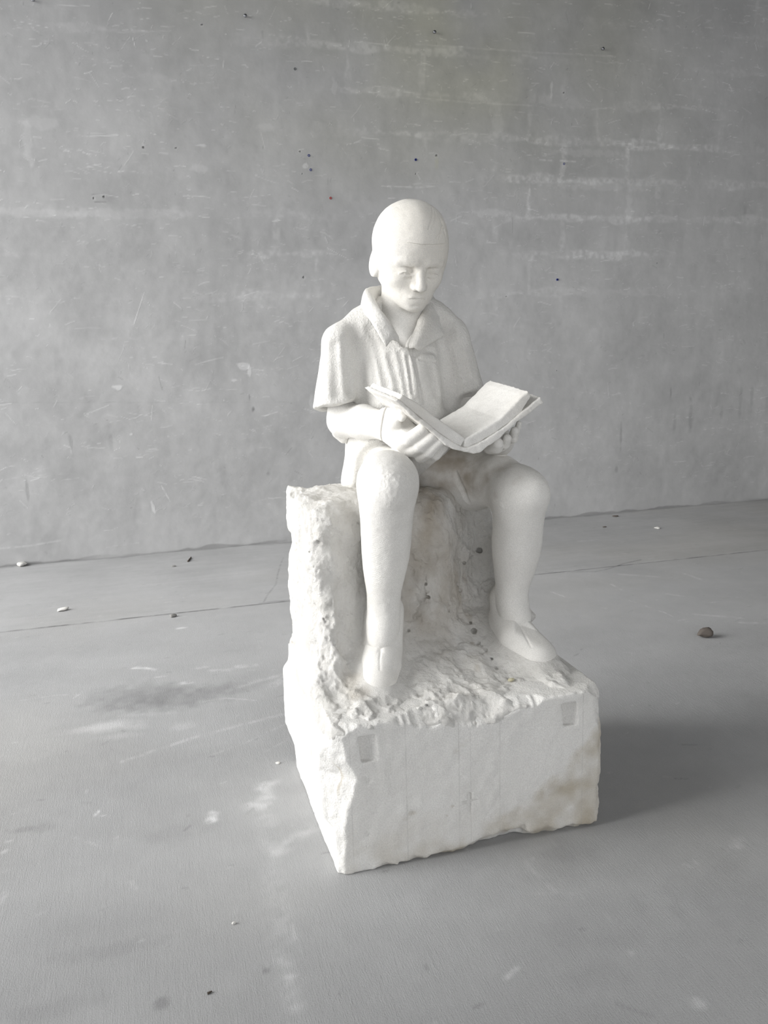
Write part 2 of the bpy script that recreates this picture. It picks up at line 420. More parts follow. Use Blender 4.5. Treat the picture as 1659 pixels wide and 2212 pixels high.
for x, y, ru, rv, a in ((155, 958, .008, .045, -.16), (222, 945, .05, .07, -.07), (240, 950, .01, .06, -.1), (485, 1020, .02, .06, -.07), (547, 885, .008, .016, -.4), (540, 858, .004, .016, -.3), (580, 1023, .01, .01, -.16), (1332, 1012, .012, .018, -.22), (1342, 940, .006, .07, -.2), (1458, 910, .010, .06, -.14), (1493, 905, .014, .07, -.15), (1493, 862, .012, .02, -.18), (1520, 860, .02, .03, -.1), (1600, 870, .012, .09, -.12), (1625, 860, .010, .08, -.14), (1560, 890, .012, .03, -.14), (1450, 850, .006, .03, -.25), (1610, 450, .012, .05, -.12), (1385, 310, .06, .05, -.06), (60, 1060, .006, .04, -.2)):
    wc.blob(wall_px(x, y), ru, rv, a, 0, .9, .5, .03)
wc.stroke([wall_px(0, 870), wall_px(700, 868)], .002, -.06, 1, .8, .03)
# drilled holes without a plug, the patch round the pair on the left, painted gap shadow along the foot of the wall
for x, y, r in ((380, 320, .006), (310, 318, .008), (648, 327, .007), (653, 375, .005), (656, 599, .008), (1218, 200, .006), (1094, 640, .006), (898, 375, .005), (943, 336, .009), (202, 428, .007), (224, 425, .008), (1420, 568, .004), (436, 53, .006), (1203, 800, .004), (1195, 835, .003)):
    wc.blob(wall_px(x, y), r*1.5, r*1.3, .10, 0, .5, .5, .01); wc.blob(wall_px(x, y), r*.62, r*.62, -.9, 0, .5, .2, .01)
wc.stroke([wall_px(200, 420), wall_px(216, 419)], .003, -.2, 1, .3); wc.stroke([wall_px(206, 436), wall_px(229, 436)], .003, -.25, 1, .3)
wc.blob(wall_px(235, 424), .025, .03, -.10, 0, .9, .4, .02)
wc.blob(wall_px(943, 350), .012, .03, .6, 0, .9, .4, .02, 'W')
for i in range(420):                                            # peeling skin of the render: little curled flakes with a lit and a shaded rim painted into the tone
    u = rng.uniform(-1.2, 3.8); z = rng.uniform(.15, 2.6); a = rng.uniform(0, 6.28); r = rng.exponential(.014)+.006; ar = rng.uniform(1, 3.2)
    q = [(u+r*math.cos(a+t)*(1+.3*rng.normal()), z+r*.8*math.sin(a+t)*(1+.3*rng.normal())) for t in np.linspace(0, ar, 6)]
    wc.stroke(q, .0013, rng.uniform(.05, .15), 1.0); wc.stroke([(x+.003, y-.003) for x, y in q], .0012, -rng.uniform(.04, .12), 1.0)
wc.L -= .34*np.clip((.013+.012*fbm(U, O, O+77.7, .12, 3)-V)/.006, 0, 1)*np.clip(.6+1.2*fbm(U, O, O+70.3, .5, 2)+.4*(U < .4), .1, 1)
def wall_mat():
    t = NT('trowelled_cement')
    base_ = (.420, .421, .423)
    f = t.attr('light', 'Fac'); g = t.attr('tint', 'Fac')
    c = t.mix(t.map(g, 0, 1.1, 0, 1.0, False), base_, (.412, .410, .350))
    nz = t.math('ADD', t.math('MULTIPLY', t.math('SUBTRACT', t.noise(260, 3, .6), .5), .10), t.math('MULTIPLY', t.math('SUBTRACT', t.noise(22, 5, .6), .5), .09))
    k_ = t.math('ADD', t.math('ADD', f, nz), 1.0)
    v = t.n.new('ShaderNodeVectorMath'); v.operation = 'SCALE'; t.lk(c, v.inputs[0]); t.lk(t.math('MAXIMUM', k_, 0.04), v.inputs['Scale'])
    nm = t.bump(t.noise(24, 5, .55), .004, .22)
    nm = t.bump(t.math('MULTIPLY', f, 1.0), .004, .5, nm)
    return t.done(v.outputs[0], t.map(t.noise(9, 3), .3, .7, .62, .85), nm, .25)
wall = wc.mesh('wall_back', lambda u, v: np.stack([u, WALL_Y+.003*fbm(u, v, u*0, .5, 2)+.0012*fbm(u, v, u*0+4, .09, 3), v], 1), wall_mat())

# concrete floor: brushed towards the wall, a joint across it
JY = float(at(829, 1276, Z=0)[1])
us = edge_steps(-7, -1.35, 4.0, 6.0, .0065); vs = np.concatenate([np.linspace(-4.5, -.75, 12, endpoint=False), np.arange(-.75, 1.2, .0048), np.arange(1.2, WALL_Y+.02, .007)])
fc = Canvas(us, vs); U, V = fc.U, fc.V; O = U*0
fc.L += .060*fbm(U+.2*V, V-.2*U, O+.4, .6, 4)+.055*fbm(U*.8+.2*V, V*1.4, O+5.2, .2, 4)+.022*fbm(U*1.1, V*.8, O+9.7, .03, 3)
far_ = np.clip((V-JY)/.02, 0, 1)
fc.L += far_*(.03*fbm(U*.35, V*2.5, O+3, .06, 3))
fc.W += np.clip(.3*fbm(U, V, O+21, .7, 3)+.12*far_*(U > .4), 0, 1)
fc.stroke([(-3, JY), (0, JY+.002), (1, JY-.002), (4.5, JY+.002)], .0045, -.50, .9, .5, .05)
fc.stroke([(-1.2, JY-.012), (.3, JY-.010)], .006, -.05, 1, .7, .08)
fc.stroke([floor_px(*p) for p in ((1180, 1236), (1285, 1235), (1318, 1228), (1345, 1218), (1385, 1209))], .0035, -.35, .8, .3)
fc.stroke([floor_px(*p) for p in ((560, 1303), (590, 1299), (625, 1296))], .006, -.22, .8, .3)
fc.stroke([floor_px(*p) for p in ((570, 1300), (578, 1285), (596, 1262), (600, 1240), (606, 1220), (612, 1205))], .003, -.22, .8, .5, .03)
for pts, w, a in (([(288, 1443), (312, 1443), (335, 1447)], .010, .32), ([(425, 1443), (445, 1441)], .012, .2), ([(455, 1448), (500, 1447)], .012, .16), ([(515, 1440), (548, 1437)], .016, .18), ([(395, 1476), (415, 1473)], .014, .24), ([(338, 1463), (355, 1461)], .008, .15),
                  ([(0, 1514), (40, 1514), (85, 1507), (130, 1501), (170, 1501), (158, 1509)], .003, .17), ([(265, 1645), (340, 1619), (430, 1590), (520, 1566), (620, 1540)], .009, .13), ([(440, 1515), (490, 1508), (552, 1513)], .004, .18), ([(490, 1492), (560, 1470), (620, 1455)], .014, .1), ([(460, 1630), (540, 1600), (624, 1560)], .006, .08), ([(570, 1625), (622, 1597)], .004, .1),
                  ([(590, 1480), (622, 1462)], .02, .14), ([(560, 1700), (590, 1690)], .02, .12), ([(550, 1740), (580, 1735)], .03, .2), ([(575, 1720), (572, 1690)], .02, .15), ([(455, 1770), (462, 1755)], .012, .34), ([(450, 1775), (462, 1772)], .010, .3), ([(206, 1763), (213, 1748), (216, 1762), (226, 1762)], .003, .25), ([(205, 1760), (215, 1752)], .003, .2), ([(160, 1809), (200, 1822), (238, 1840)], .003, .1), ([(6, 1842), (12, 1838)], .006, .3), ([(14, 1820), (20, 1817)], .005, .3),
                  ([(590, 1880), (600, 1940), (610, 2000), (615, 2070), (622, 2130), (632, 2212)], .030, .06), ([(600, 1840), (640, 1810), (675, 1790)], .022, .12), ([(575, 1770), (585, 1810), (590, 1850)], .026, .09), ([(632, 2160), (640, 2175)], .016, .1), ([(625, 2110), (632, 2140)], .010, .12), ([(604, 2070), (612, 2080)], .016, .12),
                  ([(1320, 1262), (1346, 1276)], .005, .22), ([(1190, 1278), (1222, 1290)], .005, .16), ([(1330, 1240), (1420, 1246)], .014, .10), ([(1480, 1240), (1524, 1255)], .010, .16), ([(1530, 1302), (1552, 1300)], .008, .2), ([(1580, 1291), (1600, 1290)], .006, .15), ([(1360, 1297), (1440, 1325), (1458, 1334)], .004, .16), ([(1300, 1313), (1330, 1318)], .006, .1), ([(1480, 1325), (1600, 1335)], .012, .12), ([(1600, 1345), (1650, 1346)], .012, .14), ([(1440, 1283), (1475, 1288)], .010, .10), ([(1250, 1169), (1290, 1166)], .012, .14), ([(1330, 1194), (1350, 1196)], .010, .1),
                  ([(1095, 2112), (1118, 2090)], .006, .18), ([(1340, 2055), (1366, 2058)], .008, .12), ([(1500, 2160), (1508, 2166)], .012, .14), ([(1590, 1835), (1600, 1818)], .02, .1), ([(1130, 1860), (1160, 1890), (1200, 1925)], .006, .08), ([(1125, 1930), (1250, 1930)], .004, .05), ([(380, 1120), (410, 1118)], .003, .08), ([(1350, 1545), (1400, 1560)], .004, .05)):
    fc.stroke([floor_px(*p) for p in pts], w*.75, a*1.35, 1.0, .8, .02)
for x, y, ru, rv, a, an in ((235, 1568, .07, .035, .22, .05), (205, 1572, .10, .02, .14, 0), (255, 1592, .06, .018, .14, 0), (300, 1570, .03, .02, .12, 0), (390, 1569, .03, .02, .14, 0), (390, 1357, .018, .010, .45, .1), (320, 1543, .08, .012, .10, -.2),
                            (300, 1503, .13, .09, -.20, 0), (390, 1508, .15, .075, -.16, 0), (480, 1490, .12, .05, -.11, .2), (60, 1460, .12, .08, -.06, 0), (100, 1410, .14, .07, -.05, 0), (90, 1790, .03, .02, -.1, 0), (50, 1792, .02, .012, -.14, 0), (350, 2168, .012, .014, -.25, 0), (575, 2096, .008, .010, -.3, 0), (250, 2050, .10, .02, -.08, 0), (115, 2180, .08, .02, -.09, 0), (360, 1805, .04, .03, -.06, 0),
                            (1200, 1880, .05, .05, -.08, 0), (1240, 1840, .06, .04, -.09, 0), (1560, 1920, .12, .08, -.06, 0), (1300, 1990, .12, .06, -.04, 0), (1030, 1920, .12, .05, -.05, 0), (1480, 1140, .03, .012, .05, 0), (1300, 1145, .10, .03, -.04, 0), (1507, 2168, .012, .012, .12, 0), (1290, 2110, .05, .03, -.05, 0), (640, 1705, .05, .03, -.05, 0)):
    fc.blob(floor_px(x, y), ru, rv, a, an, .9, .45, .03)
for i in range(900):                                            # crumbs, nicks and thin scuffs
    u = rng.uniform(-1.3, 3.9); v_ = rng.uniform(-.7, WALL_Y); a = rng.normal(0, .35) if v_ > 1 else rng.uniform(-1.6, 1.6); ln = rng.exponential(.012)+.003
    fc.stroke([(u, v_), (u+math.cos(a)*ln, v_+math.sin(a)*ln)], rng.uniform(.0015, .0035), rng.choice([-.22, -.12, .10, .18]), 1.0)
fc.L -= .22*np.clip((V-WALL_Y+.030+.02*fbm(U, O, O+4, .15, 3))/.02, 0, 1)  # shadow of the gap at the wall, painted into the floor tone
def floor_mat():
    t = NT('brushed_concrete')
    f = t.attr('light', 'Fac'); g = t.attr('tint', 'Fac')
    c = t.mix(t.map(g, 0, 1, 0, .8, False), (.395, .397, .401), (.40, .385, .355))
    st = t.noise(1.0, 4, .65, t.scale((120, 9, 1)))
    st2 = t.noise(1.0, 4, .65, t.scale((420, 40, 1)))
    near = t.map(t.sep(t.pos)[1], .3, JY, 1, .12)
    nz = t.math('ADD', t.math('MULTIPLY', t.math('SUBTRACT', t.noise(330, 3, .65), .5), .34), t.math('MULTIPLY', t.math('MULTIPLY', t.math('SUBTRACT', st, .5), near), .06))
    k_ = t.math('ADD', t.math('ADD', f, nz), 1.0)
    v = t.n.new('ShaderNodeVectorMath'); v.operation = 'SCALE'; t.lk(c, v.inputs[0]); t.lk(t.math('MAXIMUM', k_, 0.04), v.inputs['Scale'])
    nm = t.bump(t.math('MULTIPLY', st, near), .003, .16)
    nm = t.bump(t.math('MULTIPLY', st2, near), .0016, .45, nm)
    nm = t.bump(t.noise(330, 3, .65), .0013, .6, nm)
    return t.done(v.outputs[0], t.map(t.noise(6, 4), .3, .7, .60, .85), nm, .25)
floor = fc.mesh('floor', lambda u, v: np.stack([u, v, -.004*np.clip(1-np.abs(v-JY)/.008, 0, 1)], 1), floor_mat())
del fc, wc
simple_box('ceiling', (-2.6, -4.5, 3.35), (6.1, WALL_Y+.2, 3.55), M_PLAIN)
simple_box('wall_right', (6.0, -4.5, 0), (6.2, WALL_Y+.1, 3.6), M_PLAIN)
# unseen walls added for light: wide front opening fills, left piece shades near floor
simple_box('wall_front_unseen', (-2.6, -4.7, 2.9), (6.2, -4.5, 3.6), M_PLAIN)
simple_box('wall_front_unseen', (-2.6, -4.7, 0), (6.2, -4.5, 0.35), M_PLAIN)
simple_box('wall_left_unseen', (-2.8, -4.7, 0), (-2.6, -0.6, 3.6), M_PLAIN)

# ------------------------------------------------------------------ the sculpture: shapes
# --- legs
KR = at(839, 1037, Y=.165); KL = at(1121, 1067, Y=.205)
PC = at(872, 1000, Y=.43)                                       # middle of the pelvis
HR = at(842, 1010, Y=.41); HL = np.array([PC[0]+.085, .43, KR[2]-.015])
def seq(lst):
    p = [at(x, y, Y=Y) for x, y, Y, r in lst]; return p, [R(l[3], q) for l, q in zip(lst, p)]
RL_P, RL_R = seq([(838, 1040, .165, 62), (836, 1075, .160, 59), (835, 1120, .170, 54.5), (834, 1180, .185, 51), (831, 1230, .195, 44), (829, 1275, .200, 35), (829, 1310, .203, 33), (828, 1350, .196, 34), (824, 1384, .180, 29)])
LL_P, LL_R = seq([(1121, 1066, .205, 57), (1121, 1100, .205, 54), (1118, 1145, .22, 51.5), (1116, 1180, .23, 50.5), (1112, 1220, .24, 44), (1107, 1262, .245, 34), (1105, 1290, .247, 32.5), (1110, 1322, .235, 33), (1118, 1336, .222, 27)])
def smooth_limb(P_, R_, n=3):
    A = np.column_stack([np.array(P_), R_]); A = np.concatenate([[2*A[0]-A[1]], A, [2*A[-1]-A[-2]]]); out = []
    for i in range(len(A)-3):
        p0, p1, p2, p3 = A[i:i+4]
        for f in np.arange(n)/n: out.append(.5*((2*p1)+(-p0+p2)*f+(2*p0-5*p1+4*p2-p3)*f*f+(-p0+3*p1-3*p2+p3)*f**3))
    out.append(A[-2]); out = np.array(out); return list(out[:, :3]), list(out[:, 3])
RL_P, RL_R = smooth_limb(RL_P, RL_R); LL_P, LL_R = smooth_limb(LL_P, LL_R)
TL_P, TL_R = seq([(1121, 1066, .205, 57), (1075, 1040, .29, 57), (1015, 1035, .38, 62)])
def legs(P):
    a = smin(chain(P, RL_P, RL_R, .008), rcone(P, HR, RL_P[0], R(58, HR), RL_R[0]), .02)
    # knee cap
    a = smin(a, sphere(P, at(845, 1058, Y=.115), .034), .03)
    b = smin(chain(P, LL_P, LL_R, .008), chain(P, TL_P, TL_R, .01), .02)
    b = smin(b, sphere(P, at(1147, 1068, Y=.165), .036), .03)
    b = smin(b, rcone(P, HL, TL_P[-1], .078, TL_R[-1]), .03)
    b = np.minimum(b, smax(sphere(P, NUB, .0055), b-.0012, .001)) if NUB is not None else b
    d = smin(a, b, .01)
    if CREASE is not None: d = smax(d, -chain(P, CREASE, [.004, .006, .005, .003]), .007)
    return d
NUB = None; CREASE = None
NUB = march(legs, 1082, 1091)[0]; CREASE = [march(legs, x, y)[0] for x, y in ((984, 1022), (990, 1040), (1001, 1060), (1012, 1086))]
# --- feet
SOLE = float(at(815, 1512, Y=.095)[2])
SR_T, SR_M, SR_H = at(819, 1474, Y=.135), at(823, 1436, Y=.17), at(833, 1400, Y=.265)
SL_T, SL_M, SL_H = at(1160, 1417, Y=.150), at(1118, 1378, Y=.205), at(1080, 1350, Y=.30)
def shoe(P, T, Mi, Hh, cuff, rT, throat, nrm, slit, tz):
    d = chain(P, [T, Mi, Hh], [rT, rT*1.04, rT*0.98], .01)
    d = smin(d, chain(P, cuff, [rT*1.0, rT*0.98]), .025)
    d = smin(d, rcone(P, T+[0, 0, -.012], Mi+[0, 0, -.02], rT*0.98, rT), .01)
    fw = _n(np.array([T[0]-Hh[0], T[1]-Hh[1], 0]))
    lat = np.abs((P[0]-throat[0])*-fw[1]+(P[1]-throat[1])*fw[0])
    A = plane(P, throat, fw*.80+np.array([0, 0, .60]))-.55*lat; Bp = plane(P, throat, fw*.36+np.array([0, 0, .93]))-.001
    d = smax(d, np.minimum(A, Bp), .004)                         # opening of the shoe
    if slit is not None: d = smax(d, -chain(P, slit, [.0017]*len(slit)), .0025)
    return d
TH_R, TH_L = at(822, 1407, Y=.15), at(1122, 1351, Y=.195)
def shoe_right(P):
    return shoe(P, SR_T, SR_M, SR_H, [at(829, 1385, Y=.20), at(833, 1318, Y=.225)], R(42, SR_T), TH_R, (0.0, -.80, .60), SLIT_R, 0)
def shoe_left(P):
    return shoe(P, SL_T, SL_M, SL_H, [at(1100, 1345, Y=.25), at(1096, 1292, Y=.275)], R(41, SL_T), TH_L, (.42, -.66, .62), SLIT_L, 0)
SLIT_R = SLIT_L = None
_a = [march(shoe_right, x, y)[0] for x, y in ((822, 1408), (820, 1425), (821, 1446))]
_b = [march(shoe_left, x, y)[0] for x, y in ((1124, 1353), (1135, 1374), (1147, 1398))]
SLIT_R, SLIT_L = _a, _b
# --- arms and hands
EL_R = at(744, 908, Y=.43); WR_R = at(829, 919, Y=.275)
EL_L = at(1022, 905, Y=.42); WR_L = at(1080, 955, Y=.29)
FR = [((866, 956, .205), (914, 926, .150), 14.0), ((889, 972, .195), (933, 943, .147), 13.4), ((909, 986, .195), (950, 953, .147), 12.8), ((926, 990, .215), (961, 961, .16), 12.0)]
FL = [((1098, 948, .23), (1121, 915, .20), 6.5), ((1094, 954, .205), (1112, 931, .165), 10), ((1076, 964, .195), (1095, 947, .155), 10.5), ((1058, 966, .19), (1074, 958, .155), 14)]
def arms(P):
    d = chain(P, [at(740, 800, Y=.435), EL_R, at(786, 912, Y=.355), WR_R], [.036, R(36, EL_R), R(35, EL_R), R(30, WR_R)], .012)
    d = smin(d, rcone(P, at(728, 938, Y=.45), at(742, 946, Y=.45), .010, .013), .012)
    palm = rcone(P, at(838, 922, Y=.262), at(884, 950, Y=.215), R(31, WR_R), R(36, WR_R))
    palm = smin(palm, rcone(P, at(834, 896, Y=.265), at(880, 895, Y=.215), .015, .012), .02)
    d = smin(d, palm, .012)
    f = None
    for a, b, r in FR:
        A, B_ = at(a[0], a[1], Y=a[2]), at(b[0], b[1], Y=b[2]); r = R(r, B_)
        K = A+(B_-A)*0.45+np.array([-.004, -.007, -.004])
        e = chain(P, [A, K, B_], [r*1.12, r*1.05, r*0.92], .004)
        f = e if f is None else smin(f, e, .0045)
    d = smin(d, f, .008)
    th = chain(P, [at(846, 932, Y=.235), at(857, 910, Y=.205), at(868, 894, Y=.185), at(871, 903, Y=.178)], [.014, .0125, .0105, .0095], .004)
    d = smin(d, th, .006)
    d = smax(d, -ell(P, at(882, 912, Y=.185), (.014, .02, .014)), .008)   # hollow between thumb and fingers
    d = smax(d, -sphere(P, at(858, 968, Y=.24), .0), .001)
    # crack around the wrist
    e = np.abs(plane(P, at(829, 920, Y=.255), (.86, -.5, -.12)))-.0011
    d = smax(d, -np.maximum(e, -(d+.004)), .001)
    # the other arm, mostly behind the book
    l = chain(P, [at(985, 780, Y=.43), EL_L, WR_L], [.036, .038, .029], .012)
    l = smin(l, rcone(P, WR_L, at(1078, 950, Y=.225), .028, .028), .015)
    f = None
    for a, b, r in FL:
        A, B_ = at(a[0], a[1], Y=a[2]), at(b[0], b[1], Y=b[2]); r = R(r, B_)
        e = chain(P, [A, A+(B_-A)*0.5+np.array([.003, -.006, -.003]), B_], [r*1.1, r*1.05, r*0.95], .004)
        f = e if f is None else smin(f, e, .002)
    l = smin(l, f, .007)
    return np.minimum(d, l)
# --- head: local frame, face towards -y, tipped down to the book
HC = at(884.5, 557, Y=.385); PITCH = math.radians(21); cp, sp = math.cos(PITCH), math.sin(PITCH); YAW = math.radians(0.6); cyw, syw = math.cos(YAW), math.sin(YAW)
ROLL = math.radians(2.6); crl, srl = math.cos(ROLL), math.sin(ROLL)
HS = 0.97
def to_head(P):
    x, y, z = P[0]-HC[0], P[1]-HC[1], P[2]-HC[2]
    x, z = crl*x-srl*z, srl*x+crl*z
    x, y = cyw*x+syw*y, -syw*x+cyw*y
    return x/HS, (cp*y+sp*z)/HS, (-sp*y+cp*z)/HS
def skull(Q):
    d = ell(Q, (0, .010, .034), (.0875, .103, .093))
    face = ell(Q, (0, -.030, -.013), (.0705, .061, .087))
    d = smin(d, face, .030)
    jaw = ell(Q, (0, -.052, -.068), (.037, .041, .031))
    d = smin(d, jaw, .030)
    for s in (-1, 1):
        d = smin(d, rcone(Q, (s*.050, .006, -.046), (s*.010, -.070, -.080), .018, .016), .022)
    return d
def head(P):
    Q = to_head(P)
    d = skull(Q)
    X = np.abs(Q[0])
    A = (X, Q[1], Q[2])
    # eye hollows, brow edge, lids
    E_ = (X-.0015, Q[1], Q[2]-.0052)
    d = smax(d, -ell(E_, (.0310, -.1050, -.0105), (.0215, .0275, .0112)), .005)
    d = smax(d, -ell(E_, (.0165, -.0985, -.0070), (.0056, .0125, .0085)), .005)      # deep inner corner
    d = smin(d, chain(E_, [(.0125, -.0895, .0078), (.0220, -.0890, .0092), (.0330, -.0865, .0098), (.0480, -.0765, .0050)], [.0058, .0054, .0050, .0040]), .012)
    d = smin(d, ell(E_, (.0315, -.0705, -.0120), (.0180, .0172, .0120)), .003)
    upper = chain(E_, [(.0195, -.0850, -.0185), (.0250, -.0878, -.0146), (.0320, -.0886, -.0134), (.0390, -.0860, -.0150), (.0440, -.0820, -.0185)], [.0017, .0024, .0024, .0022, .0015])
    lower = chain(E_, [(.0195, -.0850, -.0185), (.0260, -.0860, -.0232), (.0330, -.0856, -.0238), (.0440, -.0812, -.0190)], [.0014, .0020, .0020, .0014])
    slit = chain(E_, [(.0215, -.0885, -.0185), (.0270, -.0900, -.0186), (.0345, -.0895, -.0188), (.0400, -.0865, -.0185)], [.0020, .0034, .0034, .0018])
    d = smin(d, upper, .0012); d = smin(d, lower, .0012)
    d = smax(d, -slit, .0010)
    d = smin(d, ell(E_, (.0310, -.0760, -.0186), (.0070, .0122, .0050)), .0006)     # the eye itself, looking down
    d = smax(d, -chain(E_, [(.0180, -.0878, -.0270), (.0280, -.0885, -.0310), (.0390, -.0840, -.0295)], [.0018, .0026, .001]), .006)
    # nose
    n = chain(Q, [(0, -.0885, .006), (0, -.0965, -.012), (0, -.1085, -.033)], [.0070, .0085, .0100], .006)
    n = smin(n, ell(Q, (0, -.1095, -.0385), (.0110, .0115, .0085)), .005)
    n = smin(n, ell(A, (.0112, -.0980, -.0410), (.0068, .0105, .0066)), .005)
    n = smin(n, rcone(A, (.003, -.0870, -.004), (.0085, -.0890, -.036), .006, .0085), .008)
    d = smin(d, n, .005)
    d = smax(d, -ell(A, (.0065, -.1050, -.0480), (.0030, .0045, .0026)), .003)
    # lips
    mz = -.0675
    d = smin(d, ell(Q, (0, -.083, mz), (.022, .0135, .014)), .012)
    d = smin(d, ell(A, (.0055, -.0925, mz+.0045), (.0125, .0060, .0050)), .004)
    d = smin(d, ell(Q, (0, -.0905, mz-.0060), (.0145, .0062, .0048)), .004)
    mouth = chain(A, [(0, -.0998, mz-.0002), (.010, -.0982, mz+.0006), (.0205, -.0930, mz-.0010)], [.0022, .0020, .0006])
    d = smax(d, -mouth, .0014)
    d = smax(d, -ell(Q, (0, -.0985, mz-.0165), (.015, .008, .0045)), .006)
    d = smin(d, ell(Q, (0, -.0805, -.0865), (.016, .0125, .0125)), .014)
    # cheeks
    d = smin(d, ell(A, (.040, -.060, -.030), (.019, .020, .017)), .018)
    # ears
    ex, ey, ez = Q[0], Q[1]-.005, Q[2]+.014
    for s in (-1, 1):
        ee = s*Q[0]-.0805-.30*ey                                  # the shell stands off backwards
        o = ell((ee, ey+.12*ez, ez), (0, 0, -.001), (.0075, .0200, .0345))
        o = smin(o, ell((ee, ey+.12*ez, ez), (-.002, -.004, -.024), (.0075, .0095, .011)), .005)
        inn = ell((ee-.0065, ey+.001+.12*ez, ez), (0, 0, .003), (.0065, .0115, .0225))
        e = smax(o, -inn, .003)
        e = smin(e, ell((ee, ey+.12*ez, ez), (0, -.012, -.004), (.006, .004, .007)), .004)
        d = smin(d, e, .006)
    # neck
    d = smin(d, chain(P, [at(872, 625, Y=.425), at(872, 665, Y=.43), at(874, 715, Y=.44)], [R(49, HC), R(51, HC), R(60, HC)], .01), .018)
    d = smin(d, rcone(P, at(876, 722, Y=.425), at(880, 790, Y=.40), .046, .055), .03)
    return d
def hair_f(P):
    Q = to_head(P)
    th = .0024*np.clip((Q[0]+.045)/.04, 0, 1)*np.clip((.066-Q[0]+.25*(Q[2]-.075)+.004*vnoise(P[0]*80, P[1]*80, P[2]*80))/.006, 0, 1)
    th = np.where(Q[1] > .0, .0006, th)
    d = skull(Q)-th+.0006*fbm(P[0], P[1], P[2], .02, 2)
    # strands cut over the forehead
    for a, b in (((.008, .085), (.030, .118)), ((.018, .086), (.036, .112)), ((.028, .068), (.052, .086)), ((.036, .066), (.050, .094)), ((.060, .060), (.046, .100))):
        n_ = (b[0]-a[0], b[1]-a[1]); L = n_[0]**2+n_[1]**2
        t = np.clip(((Q[0]-a[0])*n_[0]+(Q[2]-a[1])*n_[1])/L, 0, 1)
        e = np.sqrt((Q[0]-a[0]-t*n_[0])**2+(Q[2]-a[1]-t*n_[1])**2)-.0013
        e = np.maximum(e, Q[1]+.02)
        d = smax(d, -np.maximum(e, -(d+.0013)), .001)
    y = Q[1]+.09
    line = .0545-np.clip(y-.03, 0, 1)*.75+.0008*vnoise(P[0]*120, P[1]*120, P[2]*120)
    line = np.maximum(line, -.055)
    return smax(d, line-Q[2], .001)
LO_H = HC-[.125, .15, .20]; HI_H = HC+[.125, .14, .15]
g_head = group(LO_H, HI_H+[0, .02, 0], head)
g_legs = group((0.0, .05, SOLE), (.62, .56, .95), legs)
g_arms = group((0.0, .10, .70), (.60, .52, 1.15), arms)
KN = at(835, 1045, Y=.11)
def body(P):
    d = smin(g_head(P), g_arms(P), .004)
    d = smin(d, g_legs(P), .004)
    m = d < .02
    if m.any():
        q = tuple(p[m] for p in P)
        k = np.clip(1.3-np.sqrt((q[0]-KN[0])**2+(q[1]-KN[1])**2+((q[2]-KN[2])/1.1)**2)/.042, 0, 1)
        d[m] += .0004*fbm(q[0], q[1], q[2], .012, 2)+k*(.0022*np.abs(fbm(q[0], q[1], q[2], .011, 2))-.0006)
    return d
# --- shirt
TX = float(at(880, 850, Y=.42)[0])
def shirt_raw(P):
    d = ell(P, (TX, .435, 1.0*CAM_H/1.1), (.128, .100, .165))
    d = smin(d, ell(P, at(872, 905, Y=.425), (.120, .105, .13)), .06)
    d = smin(d, rcone(P, at(822, 965, Y=.45), at(925, 970, Y=.45), .070, .075), .05)
    d = smin(d, chain(P, [at(803, 960, Y=.46), at(795, 1005, Y=.465), at(789, 1040, Y=.47)], [R(52, EL_R), R(54, EL_R), R(52, EL_R)]), .03)
    d = smin(d, rcone(P, at(789, 1035, Y=.47), at(920, 1025, Y=.46), .045, .060), .03)
    # shoulders
    cR, cL, cM = at(737, 738, Y=.43), at(966, 722, Y=.435), at(870, 672, Y=.45)
    d = smin(d, chain(P, [cR, at(795, 709, Y=.44), cM], [.042, .050, .050], .02), .04)
    d = smin(d, chain(P, [cL, at(930, 700, Y=.445), cM], [.046, .052, .050], .02), .04)
    # sleeves, boxy
    sR = rcone(P, at(741, 750, Y=.43), at(733, 880, Y=.415), .047, R(63, EL_R))
    sR = smax(sR, plane(P, at(676, 870, Y=.42), (-1, -.12, .16)), .022)
    sR = smax(sR, plane(P, at(730, 860, Y=.352), (-.10, -1, .14)), .020)
    hem = plane(P, at(673, 892, Y=.40), (.16, -.25, -1))
    hem = np.maximum(hem, plane(P, at(735, 878, Y=.37), (-.12, -.2, -1)))+.0025*vnoise(P[0]*70, P[1]*70, P[2]*70)
    sR = smax(sR, hem, .006)
    sR = smax(sR, -rcone(P, at(734, 880, Y=.43), at(736, 960, Y=.43), R(44, EL_R), R(44, EL_R)), .006)
    sL = rcone(P, at(970, 742, Y=.43), at(993, 840, Y=.41), R(46, EL_L), R(50, EL_L))
    hl = plane(P, at(1000, 852, Y=.36), (.2, -.45, -1))+.0025*vnoise(P[0]*70, P[1]*70, P[2]*70)
    sL = smax(sL, hl, .006)
    d = smin(d, sR, .018); d = smin(d, sL, .018)
    # neck opening
    w = np.maximum(plane(P, at(875, 752, Y=.36), (.92, 0, .40)), plane(P, at(872, 752, Y=.36), (-.78, 0, .62)))
    a1 = at(873, 752, Y=.36)
    w1 = plane(P, a1, (.80, 0, -.60))      # right of the left edge
    w = np.maximum(np.maximum(-((P[2]-a1[2])+(P[0]-a1[0])*1.28), -((P[2]-a1[2])-(P[0]-a1[0])*1.75))*.6, P[1]-.42)
    d = smax(d, -w, .006)
    return d
def on(f, pts): return [march(f, x, y)[0] for x, y in pts]
